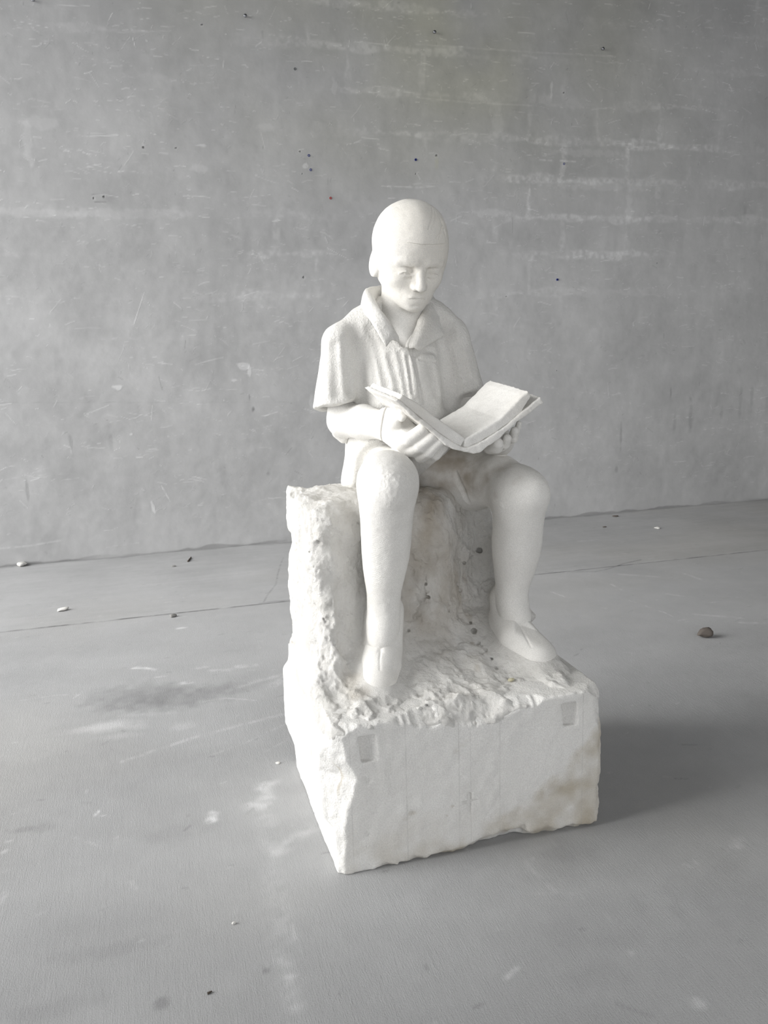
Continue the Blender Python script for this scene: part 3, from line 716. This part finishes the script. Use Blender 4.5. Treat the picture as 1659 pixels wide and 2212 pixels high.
GR = [(on(shirt_raw, q), r, k) for q, r, k in (
    ([(768, 716), (773, 750), (778, 790), (784, 830), (788, 866)], .0115, .030), ([(957, 700), (962, 735), (967, 775), (971, 815), (974, 870)], .0140, .034),
    ([(798, 712), (812, 750), (824, 790), (836, 832)], .0040, .016), ([(842, 768), (851, 800), (858, 830), (864, 856)], .0036, .012), ([(786, 735), (798, 775), (806, 815), (812, 850)], .0036, .014),
    ([(929, 792), (936, 820), (943, 852)], .0036, .014), ([(722, 745), (724, 800), (728, 850)], .0040, .02), ([(748, 735), (752, 790), (758, 845)], .0040, .02),
    ([(896, 760), (898, 785), (903, 820), (908, 845), (912, 872)], .0036, .003), ([(864, 762), (870, 790), (876, 825), (881, 860)], .0026, .008), ([(880, 770), (886, 810), (891, 850)], .0016, .006),
    ([(899, 764), (912, 758), (930, 757), (944, 761), (956, 768)], .0062, .008), ([(906, 777), (930, 781), (955, 784)], .0020, .004), ([(955, 770), (953, 800), (954, 835)], .0022, .004),
    ([(985, 850), (1003, 838), (1026, 828)], .0040, .012), ([(990, 745), (1000, 780), (1010, 810)], .0030, .016))]
PLK = on(shirt_raw, [(872, 762), (880, 795), (887, 825), (894, 870)])
HEM = on(lambda P: np.minimum(shirt_raw(P), legs(P)), [(818, 947), (800, 952), (783, 964), (773, 982), (768, 1005), (765, 1042)])
def shirt_cut(P):
    d = shirt_raw(P)
    d = smin(d, chain(P, HEM, [.006, .0075, .008, .008, .007, .005]), .014)
    d = np.minimum(d, smax(d-.0026, chain(P, PLK, [.016, .017, .018, .018]), .003))
    for q, r, k in GR: d = smax(d, -chain(P, q, [r]*len(q)), k)
    return d
def shirt(P):
    d = shirt_cut(P)
    m = np.abs(d) < .02
    if m.any():
        q = tuple(p[m] for p in P)
        d[m] += .0010*fbm(q[0], q[1], q[2]*.45, .022, 2)+.0009*ridge(q[0]*1.0, q[1]*.6, q[2]*.16, .034, 2)*np.clip((.33*CAM_H+1.0-q[2])*4, .15, 1)*np.clip((q[2]-.80)*8, 0, 1)
    return d
# --- block and rock
EDGE = np.array([at(a, b, Y=0)[[0, 2]] for a, b in ((700, 1600), (740.5, 1594), (765, 1576), (814, 1563), (850, 1561), (868, 1565), (908, 1574), (934, 1575), (957, 1565), (988, 1570), (1024, 1570), (1064, 1565), (1095, 1545), (1126, 1532), (1157, 1527), (1180, 1514), (1211, 1505), (1242, 1497), (1269, 1497), (1296, 1509), (1340, 1515))])
BX = float(at(1298, 1785, Z=0)[0]); BY = .52
def base(P):
    x, y, z = P
    n1 = fbm(x, y, z, .07, 3); n2 = fbm(x+3, y, z, .018, 2)
    d = box(P, (-.006, 0, -.02), (BX+.004, BY, SOLE-.004), .003)
    # left side bulges, its foot at the back is broken away
    d = smin(d, box(P, (-.026, .02, .10), (.2, BY, SOLE-.05), .02), .02)
    d = smax(d, plane(P, (-.015, BY-.02, .02), (-.55, .75, -.42))-.003*n1, .02)
    # chipped front left edge
    e = ((x-.0)*-1+(y-.0)*-1)/1.414
    zc = [0, .06, .105, .15, .205, .25, .30, .40]; wv = [.000, .003, .004, .012, .026, .010, .002, .010]
    cut = np.interp(z, zc, wv).astype(np.float32)
    d = smax(d, e+cut*.9+.0016*n2+.004, .002)
    # right edge, flaked
    e = ((x-BX)-y*1.0)/1.414+.006+.006*np.abs(n2)+.004*n1
    d = smax(d, e, .003)
    # broken top edge and broken foot
    zt = np.interp(x, EDGE[:, 0], EDGE[:, 1]).astype(np.float32)+.003*vnoise(x*130, x*0, x*0+9)+.003*n2+.001
    e = (z-zt)*.80-y*.55
    d = smax(d, e, .003)
    u = np.clip((x-.20)/.36, 0, 1)
    zb = .004+.020*np.clip(np.sin(u*3.14)+.2, 0, 2)*(x > .12)+.010*vnoise(x*45, x*0+7, x*0)
    e = (zb-z)*.80-y*.75+.004*n2-.002
    d = smax(d, e, .003)
    # square lewis sockets and the cut cross
    for pxs in (((776, 1592), (815, 1643)), ((1216, 1521), (1247, 1565))):
        a, b = at(*pxs[0], Y=0), at(*pxs[1], Y=0)
        c = ((a[0]+b[0])/2, (a[2]+b[2])/2); hx, hz = abs(b[0]-a[0])/2, abs(a[2]-b[2])/2
        dep = .021*np.clip(1-(x-c[0]+hx)/(2.2*hx), .15, 1)
        q = smax(np.abs(x-c[0]+.10*(z-c[1]))-hx, np.abs(z-c[1])-hz, .004)+.0012*n2
        d = smax(d, -np.maximum(q, y-dep), .0015)
    for a, b, r in (((1015, 1716), (1014, 1760), .0046), ((1000, 1735), (1032, 1729), .0036)):
        d = smax(d, -rcone(P, at(*a, Y=.0005), at(*b, Y=.0005), r, r*.7), .0015)
    for px, py, r in ((798, 1688, .006), (797, 1806, .005), (978, 1742, .003), (968, 1738, .003), (966, 1762, .003), (890, 1757, .005), (915, 1728, .003), (953, 1770, .002), (700, 1600, 0)):
        if r: d = smax(d, -sphere(P, at(px, py, Y=-r*.45), r), .002)
    # wear all over
    d += .0007*n2+np.where(y > .004, .0012*n1, 0)
    return smax(d, -z, .001)
SEAT = float(at(690, 1053, Y=.42)[2])
def rock_smooth(P):
    x, y, z = P
    xr = .515*CAM_H/1.1*1.04
    # front face of the standing part leans and is hollowed towards its foot
    fz = np.interp(z, [SOLE-.02, SOLE+.02, SOLE+.07, SOLE+.16, SOLE+.30, SEAT-.03, SEAT], [.115, .140, .175, .195, .205, .215, .245]).astype(np.float32)
    fx = np.interp(x, [0, .05, .12, .20, .30, .335, .385, .44, .52], [.0, .0, .045, .055, .045, .060, .115, .14, .10]).astype(np.float32)
    yf = fz+fx*np.clip((z-SOLE)/.10, 0.0, 1)
    d = (yf-y)*.60
    d = smax(d, -(x+.004), .03)
    d = smax(d, x-xr+.10*np.clip(z-.45, 0, 1), .03)
    d = smax(d, y-BY+.004, .03)
    d = smax(d, z-SEAT, .03)
    # slab under the feet
    zs = SOLE+.003+.012*np.clip(y/.15, 0, 1)-.020*np.clip(1-y/.05, 0, 1)-.012*np.clip((x-.52)/.07, 0, 1)
    zs = np.minimum(zs, np.interp(x, EDGE[:, 0], EDGE[:, 1])+.004+np.clip(y, 0, .2)*1.0+.006*vnoise(x*60, y*60, x*0+5))
    s = smax((z-zs)*.7, -(y-.0015), .004); s = smax(s, -(x+.008), .02); s = smax(s, x-BX+.012, .02); s = smax(s, y-BY, .02)
    d = smin(d, s, .05)
    d = smax(d, (np.interp(x, EDGE[:, 0], EDGE[:, 1]).astype(np.float32)-.004-.35*y-z)*.8, .002)
    return d
def rock(P):
    x, y, z = P
    d = rock_smooth(P)
    # stone left standing against feet, legs and hips
    near = d < .12
    if near.any():
        q = tuple(p[near] for p in P)
        dd = d[near]
        dd = smin(dd, shoe_right(q)+.006, .030); dd = smin(dd, shoe_left(q)+.006, .034)
        dd = smin(dd, np.maximum(g_legs(q)+.010, .16-q[1]), .030)
        d[near] = dd
    d = smin(d, rcone(P, at(1088, 1290, Y=.33), at(1147, 1330, Y=.33), .03, .012), .02)
    m = np.abs(d) < .07
    if m.any():
        q = tuple(p[m] for p in P); X, Y, Z = q
        wx = .02*vnoise(X*9, Y*9, Z*9)
        big = fbm(X+wx, Y, Z, .085, 2)
        ch = ridge(X*1.2+Z*.5+wx, Y*1.2, Z*.45-X*.3, .050, 2)      # tooth strokes of the point chisel
        sm = fbm(X, Y, Z, .016, 3)
        foot = np.clip((np.minimum(shoe_right(q), shoe_left(q)))/.035, 0.05, 1)
        rough_ = .35+.65*np.clip(.5+1.6*vnoise(X*11+4, Y*11, Z*11), 0, 1)
        wy = .010*vnoise(X*22, Y*22+7, Z*22)
        c1 = np.clip(1-(cells(X*1.15+Z*.35+wx, Y*1.15+wy, Z*.70-X*.25, .062)/.85)**2, -.6, 1)      # hollows left by the point chisel
        c2 = np.clip(1-(cells(X+wy, Y+.3*X, Z*.75+wy+3, .026)/.85)**2, -.6, 1)
        r2 = np.abs(fbm(X*1.3, Y, Z*.8, .013, 2))
        fr = np.clip(1-(Y-.02)/.08, 0, 1)*np.clip((Z-SOLE+.06)/.03, 0, 1)
        d[m] += foot*(.0085*big+.0100*(c1-.2)*rough_*(1-.6*fr)+(.0036+.0030*fr)*(c2-.2)*(.4+.6*rough_)+.0016*ch+.0018*sm+.0012*r2+.0016*np.abs(fbm(X, Y, Z*.8, .0095, 2))*(.3+rough_))
    return d
HOLES = []
for px, py, r in ((1035, 1189, .0085), (1016, 1345, .004), (1024, 1362, .008), (1031, 1390, .006), (1040, 1396, .004), (1040, 1410, .005), (1049, 1404, .004), (1062, 1423, .005), (1073, 1443, .005), (881, 1363, .004), (1003, 1216, .005), (991, 1262, .006), (994, 1275, .005), (925, 1290, .005), (919, 1262, .004)):
    p, dr = march(rock, px, py); HOLES.append((p, dr, r))
def rock_holes(P):
    d = rock(P)
    nz_ = .0022*vnoise(P[0]*140, P[1]*140, P[2]*140)
    for p, dr, r in HOLES:
        d = smax(d, -(rcone(P, p-dr*.004, p+dr*r*1.8, r, r*.8)+nz_), .002)
    return d
# --- book
BK = dict(near=.13, far=.305)
def prof(lst): return [np.array([q[0], q[2]]) for q in (at(x, y, Y=BK['near']) for x, y in lst)]
PAGE_R = prof([(1004, 950), (1012, 945), (1029, 936), (1052, 922), (1080, 905), (1110, 875), (1130, 854), (1142, 845), (1149, 856), (1129, 889), (1096, 918), (1069, 937), (1034, 958), (1011, 968), (1001, 966)])
PAGE_L = prof([(1005, 947), (979, 927), (938, 898.5), (908, 874.5), (870, 852), (862, 863), (880, 879), (904, 899), (944, 932), (980, 957), (997, 966)])
COVER_R = prof([(990, 964), (1011, 967), (1034, 957.5), (1069, 936.5), (1096, 917.5), (1129, 888.5), (1168, 858), (1174, 871), (1114, 915), (1080, 948), (1050, 968), (1036, 978), (1022, 981), (1006, 977), (993, 974)])
COVER_L = prof([(996, 965), (980, 956.5), (944, 931.5), (904, 898.5), (880, 878.5), (860, 861), (852, 865), (870, 880), (892, 902), (925, 927), (944, 945), (963, 962.5), (979, 970), (992, 974)])
_a, _b = at(1142, 844, Y=BK['near']), at(1057, 821, Y=BK['far'])
SHR = (_b-_a)/(BK['far']-BK['near'])
_a, _b = at(869, 852, Y=BK['near']), at(804, 825, Y=BK['far'])
SHL = (_b-_a)/(BK['far']-BK['near'])
SHM = (SHR+SHL)/2
def extr(P, pr, sh, y0, y1, rnd, rough_):
    t = P[1]-y0
    u, w = P[0]-sh[0]*t, P[2]-sh[2]*t
    d = poly2(u, w, pr)
    n = fbm(P[0], P[1], P[2], .012, 2)
    e = np.maximum(y0-P[1], P[1]-y1)
    return smax(d, e, rnd)+rough_*n
def pages(P): 
    return np.minimum(extr(P, PAGE_R, SHM, BK['near']+.002, BK['far'], .005, .0006), extr(P, PAGE_L, SHM, BK['near']+.002, BK['far'], .003, .0004))
def cover(P):
    return smin(extr(P, COVER_R, SHM, BK['near']-.001, BK['far']+.005, .004, .0009), extr(P, COVER_L, SHM, BK['near']-.001, BK['far']+.005, .003, .0009), .002)
# --- collar leaves: thick bent sheets
def sheet(rows, th, nu=26, nv=40):
    """a closed slab around a grid of control points"""
    Rr = np.array(rows, float)
    def cr(A, n):
        A = np.concatenate([[2*A[0]-A[1]], A, [2*A[-1]-A[-2]]]); k = len(A)-3; out = []
        for t in np.linspace(0, k, n):
            i = min(int(t), k-1); f = t-i; p0, p1, p2, p3 = A[i:i+4]
            out.append(.5*((2*p1)+(-p0+p2)*f+(2*p0-5*p1+4*p2-p3)*f*f+(-p0+3*p1-3*p2+p3)*f**3))
        return np.array(out)
    G = np.array([cr(r, nu) for r in Rr]); G = np.stack([cr(G[:, i], nv) for i in range(nu)], 1)
    du = np.gradient(G, axis=1); dv = np.gradient(G, axis=0); N = np.cross(du, dv); N /= np.linalg.norm(N, axis=2, keepdims=True)+1e-12
    ed = np.minimum(np.minimum(np.arange(nu), np.arange(nu)[::-1])[None, :], np.minimum(np.arange(nv), np.arange(nv)[::-1])[:, None])
    t = th*np.clip(np.sqrt(np.clip(ed, 0, 2)/2.0), .25, 1)[..., None]*.5
    A, Bm = G+N*t, G-N*t
    V = np.concatenate([A.reshape(-1, 3), Bm.reshape(-1, 3)]); n = nu*nv; F = []
    I = lambda j, i: j*nu+i
    for j in range(nv-1):
        for i in range(nu-1):
            F.append((I(j, i), I(j, i+1), I(j+1, i+1), I(j+1, i))); F.append((n+I(j, i), n+I(j+1, i), n+I(j+1, i+1), n+I(j, i+1)))
    for j in range(nv-1):
        F.append((I(j, 0), I(j+1, 0), n+I(j+1, 0), n+I(j, 0))); F.append((I(j, nu-1), n+I(j, nu-1), n+I(j+1, nu-1), I(j+1, nu-1)))
    for i in range(nu-1):
        F.append((I(0, i), n+I(0, i), n+I(0, i+1), I(0, i+1))); F.append((I(nv-1, i), I(nv-1, i+1), n+I(nv-1, i+1), n+I(nv-1, i)))
    return V, F
def apt(l): return [at(x, y, Y=Y) for x, y, Y in l]
COL_R = [apt([(850, 636, .505), (850, 620, .515), (852, 640, .53)]),                     # back of the neck
         apt([(822, 648, .475), (818, 623, .485), (812, 645, .505)]),
         apt([(808, 652, .435), (795, 628, .44), (786, 660, .465)]),
         apt([(812, 662, .40), (794, 640, .405), (785, 676, .425)]),
         apt([(824, 682, .375), (805, 661, .375), (797, 688, .385)]),
         apt([(842, 705, .355), (823, 684, .350), (808, 706, .352)]),
         apt([(854, 724, .345), (839, 711, .338), (820, 728, .338)]),
         apt([(862, 738, .338), (848, 735, .332), (834, 749, .331)])]
COL_L = [apt([(850, 638, .505), (850, 621, .515), (852, 640, .53)]),
         apt([(905, 652, .475), (916, 632, .48), (935, 655, .495)]),
         apt([(915, 672, .425), (930, 650, .43), (945, 682, .435)]),
         apt([(908, 688, .385), (922, 680, .37), (950, 702, .385)]),
         apt([(901, 708, .362), (915, 705, .347), (957, 726, .360)]),
         apt([(892, 730, .350), (905, 728, .334), (933, 741, .343)]),
         apt([(884, 752, .342), (893, 751, .328), (906, 757, .332)])]

# ------------------------------------------------------------------ the sculpture: objects
sculpture = thing('stone_sculpture', 'pale limestone sculpture of a seated boy reading an open book on a rough stone block', 'sculpture')
def cut_obj(name, f, lo, hi, h, mat, parent): return sdf_obj(name, f, lo, hi, h, mat, parent)
block = sdf_obj('base_block', base, (-.06, -.03, -.012), (BX+.03, BY+.04, SOLE+.02), .0028, M_SAWN, sculpture)
v = coords(block)
px_line = [at(880, 1890, Y=0), at(1000, 1815, Y=0), at(1090, 1745, Y=0), at(1180, 1690, Y=0), at(1310, 1540, Y=0)]
lz = np.interp(v[:, 0], [p[0] for p in px_line], [p[2] for p in px_line])
nn = fbm(v[:, 0], v[:, 1], v[:, 2], .05, 4)
damp = np.clip((lz-v[:, 2]+.012*nn)/.022, 0, 1)*(v[:, 0] > .1)
damp = damp*np.clip(.42+.34*nn, .12, 1)
lo_ = np.clip(1-v[:, 2]/.12, 0, 1)*np.clip(.22+.35*nn, 0, .4)*np.clip(v[:, 0]/.03, 0, 1)
sp_ = np.zeros(len(v))
for px, py, r, a in ((1000, 1610, .018, .22), (985, 1622, .014, .2), (1010, 1600, .012, .22), (890, 1757, .008, .35), (1210, 1751, .02, .35), (1235, 1750, .02, .35), (1255, 1752, .015, .3), (978, 1742, .005, .4), (966, 1762, .005, .4), (876, 1770, .008, .2)):
    p = at(px, py, Y=0); sp_ = np.maximum(sp_, a*np.clip(1.2-np.hypot((v[:, 0]-p[0])/r, (v[:, 2]-p[2])/(r*.6))+.5*nn, 0, 1))
front = np.clip(1-(v[:, 1]-.008)/.02, 0, 1)
lsd = np.clip(fbm(v[:, 0], v[:, 1]*3, v[:, 2]*.35, .035, 3)-.55, 0, 1)*1.2*(v[:, 0] < .02)
float_attr(block, 'stain_shade', np.clip(np.maximum(np.maximum(damp, lo_), sp_)*front+lsd, 0, .8))
seat = sdf_obj('rock_seat', rock_holes, (-.06, -.03, SOLE-.045), (BX+.03, BY+.05, SEAT+.06), .0025, M_ROUGH, sculpture)
v = coords(seat); nn = fbm(v[:, 0], v[:, 1], v[:, 2]*.6, .06, 4)
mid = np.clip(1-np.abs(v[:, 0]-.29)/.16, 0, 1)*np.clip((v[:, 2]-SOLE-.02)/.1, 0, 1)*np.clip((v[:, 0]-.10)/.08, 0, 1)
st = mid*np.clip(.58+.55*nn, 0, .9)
for pts, r, a in (([(1003, 1250), (1012, 1330), (1020, 1390), (1030, 1440)], .010, .5), ([(985, 1255), (992, 1285)], .012, .6), ([(925, 1245), (927, 1300)], .014, .5), ([(760, 1470), (770, 1500)], .02, .4)):
    for x, y in pts:
        p, _ = march(rock, x, y); st = np.maximum(st, a*np.clip(1.3-np.linalg.norm((v-p)/[1, 1, 2.2], axis=1)/r+.8*nn, 0, 1))
float_attr(seat, 'stain_shade', np.clip(st, 0, .85))
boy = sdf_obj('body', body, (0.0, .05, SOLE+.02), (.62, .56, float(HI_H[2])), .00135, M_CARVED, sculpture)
sdf_obj('hair', hair_f, LO_H+[0, 0, .1], HI_H+[0, .02, .02], .0014, M_CARVED, boy)
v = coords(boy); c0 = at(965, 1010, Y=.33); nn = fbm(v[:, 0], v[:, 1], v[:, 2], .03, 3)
float_attr(boy, 'stain_shade', np.clip(1.3-np.linalg.norm((v-c0)/[.10, .15, .055], axis=1)+.35*nn, 0, 1)*np.clip(.75+.35*nn, 0, 1))  # brown dirt plus the shade between the thighs, painted into the stone
top_ = sdf_obj('shirt', shirt, (0.0, .16, SEAT-.06), (.56, .60, 1.16), .0020, M_TOOLED, sculpture)
for rows in (COL_R, COL_L):
    V, F = sheet(rows, .013)
    V = V+.0008*np.stack([fbm(V[:, 0]+i, V[:, 1], V[:, 2], .01, 2) for i in range(3)], 1)
    mesh_obj('collar', V, F, M_TOOLED, top_)
sdf_obj('shoe', shoe_right, SR_T-[.12, .10, .08], SR_H+[.12, .10, .2], .0018, M_CARVED, sculpture)
sdf_obj('shoe', shoe_left, np.minimum(SL_T, SL_H)-[.10, .10, .08], np.maximum(SL_T, SL_H)+[.10, .10, .2], .0018, M_CARVED, sculpture)
bk = sdf_obj('book', cover, (.05, BK['near']-.02, .70), (.60, BK['far']+.03, 1.05), .0015, M_CARVED, sculpture)
sdf_obj('pages', pages, (.05, BK['near']-.02, .70), (.60, BK['far']+.03, 1.05), .0015, M_CARVED, bk)

# ------------------------------------------------------------------ small things on the wall and the floor
def blob_mesh(r, seed, sub=3, squash=(1, 1, 1), rough_=.35):
    import bmesh
    bm = bmesh.new(); bmesh.ops.create_icosphere(bm, subdivisions=sub, radius=1.0)
    V = np.array([v.co[:] for v in bm.verts]); F = np.array([[v.index for v in f.verts] for f in bm.faces]); bm.free()
    n = fbm(V[:, 0]+seed*3.1, V[:, 1], V[:, 2], 1.0, 3)
    V = V*(1+rough_*n)[:, None]*np.array(squash)*r
    # a few flat breaks
    g = np.random.default_rng(seed)
    for _ in range(5):
        d = _n(g.normal(size=3)); lim = np.percentile(V @ d, 88); e = np.maximum(V @ d-lim, 0); V = V-e[:, None]*d*.85
    V[:, 2] -= V[:, 2].min()
    return V, F
M_CHIP_W = plain('white_chip', (.74, .73, .70), .9); M_CHIP_G = plain('grey_chip', (.30, .295, .285), .9); M_CHIP_B = plain('brown_chip', (.135, .118, .105), .95); M_TWIG = plain('dark_wood', (.10, .085, .07), .8)
for i, (px, py, r, sq, mat, name, lab, cat) in enumerate((
    (48, 1223, .021, (1.3, .9, .55), M_CHIP_W, 'stone_chip', 'pale stone chip lying against the foot of the wall at the far left', 'stone chip'),
    (135, 1319, .020, (1.3, .8, .38), M_CHIP_W, 'stone_chip', 'pale flat stone chip on the floor between wall and joint, left side', 'stone chip'),
    (373, 1333, .012, (1.2, .9, .6), M_CHIP_G, 'stone_chip', 'small dark grey stone chip just in front of the floor joint', 'stone chip'),
    (1420, 1142, .012, (1.4, .9, .55), M_CHIP_W, 'stone_chip', 'tiny white chip on the floor right of the boy, near the wall', 'stone chip'),
    (1522, 1377, .023, (1.15, .9, .75), M_CHIP_B, 'stone_lump', 'brownish stone lump lying alone on the floor at the right', 'stone'),
    (1330, 1116, .014, (1.6, .6, .35), M_CHIP_B, 'stone_chip', 'dark flat chip at the foot of the wall right of the boy', 'stone chip'),
    (1306, 1139, .008, (1.6, .8, .35), M_CHIP_B, 'stone_chip', 'small dark chip on the floor close behind the seated boy, right side', 'stone chip'),
    (505, 1996, .004, (1.2, .9, .7), M_CHIP_W, 'stone_crumb', 'tiny white crumb on the brushed floor left of the block', 'stone chip'),
    (600, 1649, .005, (1.5, .9, .5), M_CHIP_W, 'stone_crumb', 'tiny pale crumb on the floor beside the left side of the block', 'stone chip'),
    (375, 1224, .009, (1.5, .7, .35), M_CHIP_G, 'stone_crumb', 'small grey crumb on the floor near the wall, left of the rock seat', 'stone chip'))):
    V, F = blob_mesh(r, 40+i, 3, sq)
    p = at(px, py, Z=0)
    o = mesh_obj(name, V, F, mat, smooth=False); o.location = (p[0], p[1], -.0005)
    o['label'] = lab; o['category'] = cat
M_CHIP_Y = plain('yellowish_chip', (.62, .58, .42), .9)
for i, (px, py, r, mat, lab) in enumerate(((1105, 1471, .0055, M_CHIP_Y, 'small yellowish stone crumb on the block beside the boy\'s left shoe'), (905, 1531, .0045, M_CHIP_W, 'white stone crumb on top of the block right of the front shoe'), (921, 1524, .0035, M_CHIP_G, 'tiny grey stone crumb on top of the block, right of the front shoe'))):
    p, _ = march(rock, px, py)
    V, F = blob_mesh(r, 80+i, 3, (1.3, .9, .7))
    o = mesh_obj('stone_crumb', V, F, mat, smooth=False); o.location = (p[0], p[1], p[2]-r*.35); o['label'] = lab; o['category'] = 'stone chip'
def twig(a, b, r, lab):
    a, b = np.array(a), np.array(b); n = 9; V = []; F = []
    for i in range(n):
        t = i/(n-1); c = a+(b-a)*t+np.array([0, 0, r*.9])+.0008*rng.normal(size=3)*[1, 1, 0]; rr = r*(1-.35*t)*(1+.15*rng.normal())
        d = _n(b-a); s = np.array([-d[1], d[0], 0])
        for k in range(6):
            q = k*math.pi/3; V.append(c+rr*(math.cos(q)*s+math.sin(q)*np.array([0, 0, 1])))
    for i in range(n-1):
        for k in range(6): F.append((i*6+k, i*6+(k+1) % 6, (i+1)*6+(k+1) % 6, (i+1)*6+k))
    V += [a+[0, 0, r*.9], b+[0, 0, r*.9]]; m = len(V)
    for k in range(6): F.append((m-2, (k+1) % 6, k, k)); F.append((m-1, (n-1)*6+k, (n-1)*6+(k+1) % 6, (n-1)*6+(k+1) % 6))
    F = [f for f in F]
    me = bpy.data.meshes.new('twig'); me.from_pydata([tuple(v) for v in V], [], [tuple(dict.fromkeys(f)) for f in F]); me.materials.append(M_TWIG)
    for p in me.polygons: p.use_smooth = True
    o = link(bpy.data.objects.new('twig', me)); o['label'] = lab; o['category'] = 'twig'
twig(at(406, 1214, Z=0), at(413, 1205, Z=0), .004, 'dark twig on the floor between the wall and the joint')
twig(at(449, 2147, Z=0), at(459, 2144, Z=0), .002, 'tiny dark twig on the brushed floor near the camera')

M_BLUE = plain('blue_plastic', (.035, .05, .22), .5); M_RED = plain('red_plastic', (.40, .02, .02), .5); M_STEEL = plain('screw_steel', (.42, .43, .46), .35, 1.0); M_DARK = plain('hole_dark', (.02, .02, .02), .9); M_GREY = plain('grey_plastic', (.16, .17, .18), .6)
def ring(r0, r1, y0, y1, n=20):
    V, F = [], []
    for r, y in ((r0, y1), (r0, y0), (r1, y0), (r1, y1)):
        for k in range(n): q = 2*math.pi*k/n; V.append((r*math.cos(q), y, r*math.sin(q)))
    for j in range(4):
        for k in range(n): F.append((j*n+k, j*n+(k+1) % n, ((j+1) % 4)*n+(k+1) % n, ((j+1) % 4)*n+k))
    return V, F
def disc(r, y, n=20):
    V = [(r*math.cos(2*math.pi*k/n), y, r*math.sin(2*math.pi*k/n)) for k in range(n)]+[(0, y, 0)]
    me = bpy.data.meshes.new('d'); me.from_pydata(V, [], [(n, (k+1) % n, k) for k in range(n)]); return me
def plug(px, py, mat, lab):
    p = at(px, py, Y=WALL_Y)
    t = thing('wall_plug', lab, 'wall plug', (p[0], WALL_Y, p[2]))
    V, F = ring(.0034, .0062, -.003, .012); mesh_obj('collar_ring', V, F, mat, t)
    me = disc(.0037, .0); me.materials.append(M_DARK); o = link(bpy.data.objects.new('bore', me), t)
plug(667, 336, M_BLUE, 'blue wall plug high left of the head, upper one beside a pale filler spot')
plug(671, 367, M_BLUE, 'blue wall plug high left of the head, lower one beside a pale filler spot')
plug(898, 345, M_BLUE, 'blue wall plug straight above the boy\'s head')
plug(804, 594, M_BLUE, 'blue wall plug right beside the boy\'s ear')
plug(1218, 354, M_BLUE, 'blue wall plug above and right of the head, under two white scratches')
plug(1204, 604, M_BLUE, 'blue wall plug to the right of the boy at face height')
plug(637, 149, M_GREY, 'grey wall plug high on the wall, left of centre')
plug(714, 428, M_RED, 'red wall plug left of the boy\'s head')
def screw(px, py, lab):
    p = at(px, py, Y=WALL_Y)
    t = thing('wall_screw', lab, 'screw', (p[0], WALL_Y, p[2]))
    n = 18; prof_ = [(.0035, .02), (.0035, -.012), (.008, -.0135), (.0085, -.017), (.0065, -.0195), (.001, -.0205)]
    V = [(r*math.cos(2*math.pi*k/n), y, r*math.sin(2*math.pi*k/n)) for r, y in prof_ for k in range(n)]
    F = [(j*n+k, j*n+(k+1) % n, (j+1)*n+(k+1) % n, (j+1)*n+k) for j in range(len(prof_)-1) for k in range(n)]
    mesh_obj('screw_head', V, F, M_STEEL, t)
    V = [(x, y, z) for y in (-.0212, -.0190) for x, z in ((-.0055, -.001), (.0055, -.001), (.0055, .001), (-.0055, .001))]
    mesh_obj('slot', V, [(0, 1, 2, 3), (4, 7, 6, 5), (0, 4, 5, 1), (1, 5, 6, 2), (2, 6, 7, 3), (3, 7, 4, 0)], M_DARK, t, False)
screw(529, 36, 'steel screw sticking out near the top of the wall, left half')
screw(937, 71, 'steel screw sticking out near the top of the wall, above the boy')
screw(1300, 107, 'steel screw sticking out near the top of the wall, right half')
screw(72, 2, 'steel screw at the very top left of the wall')
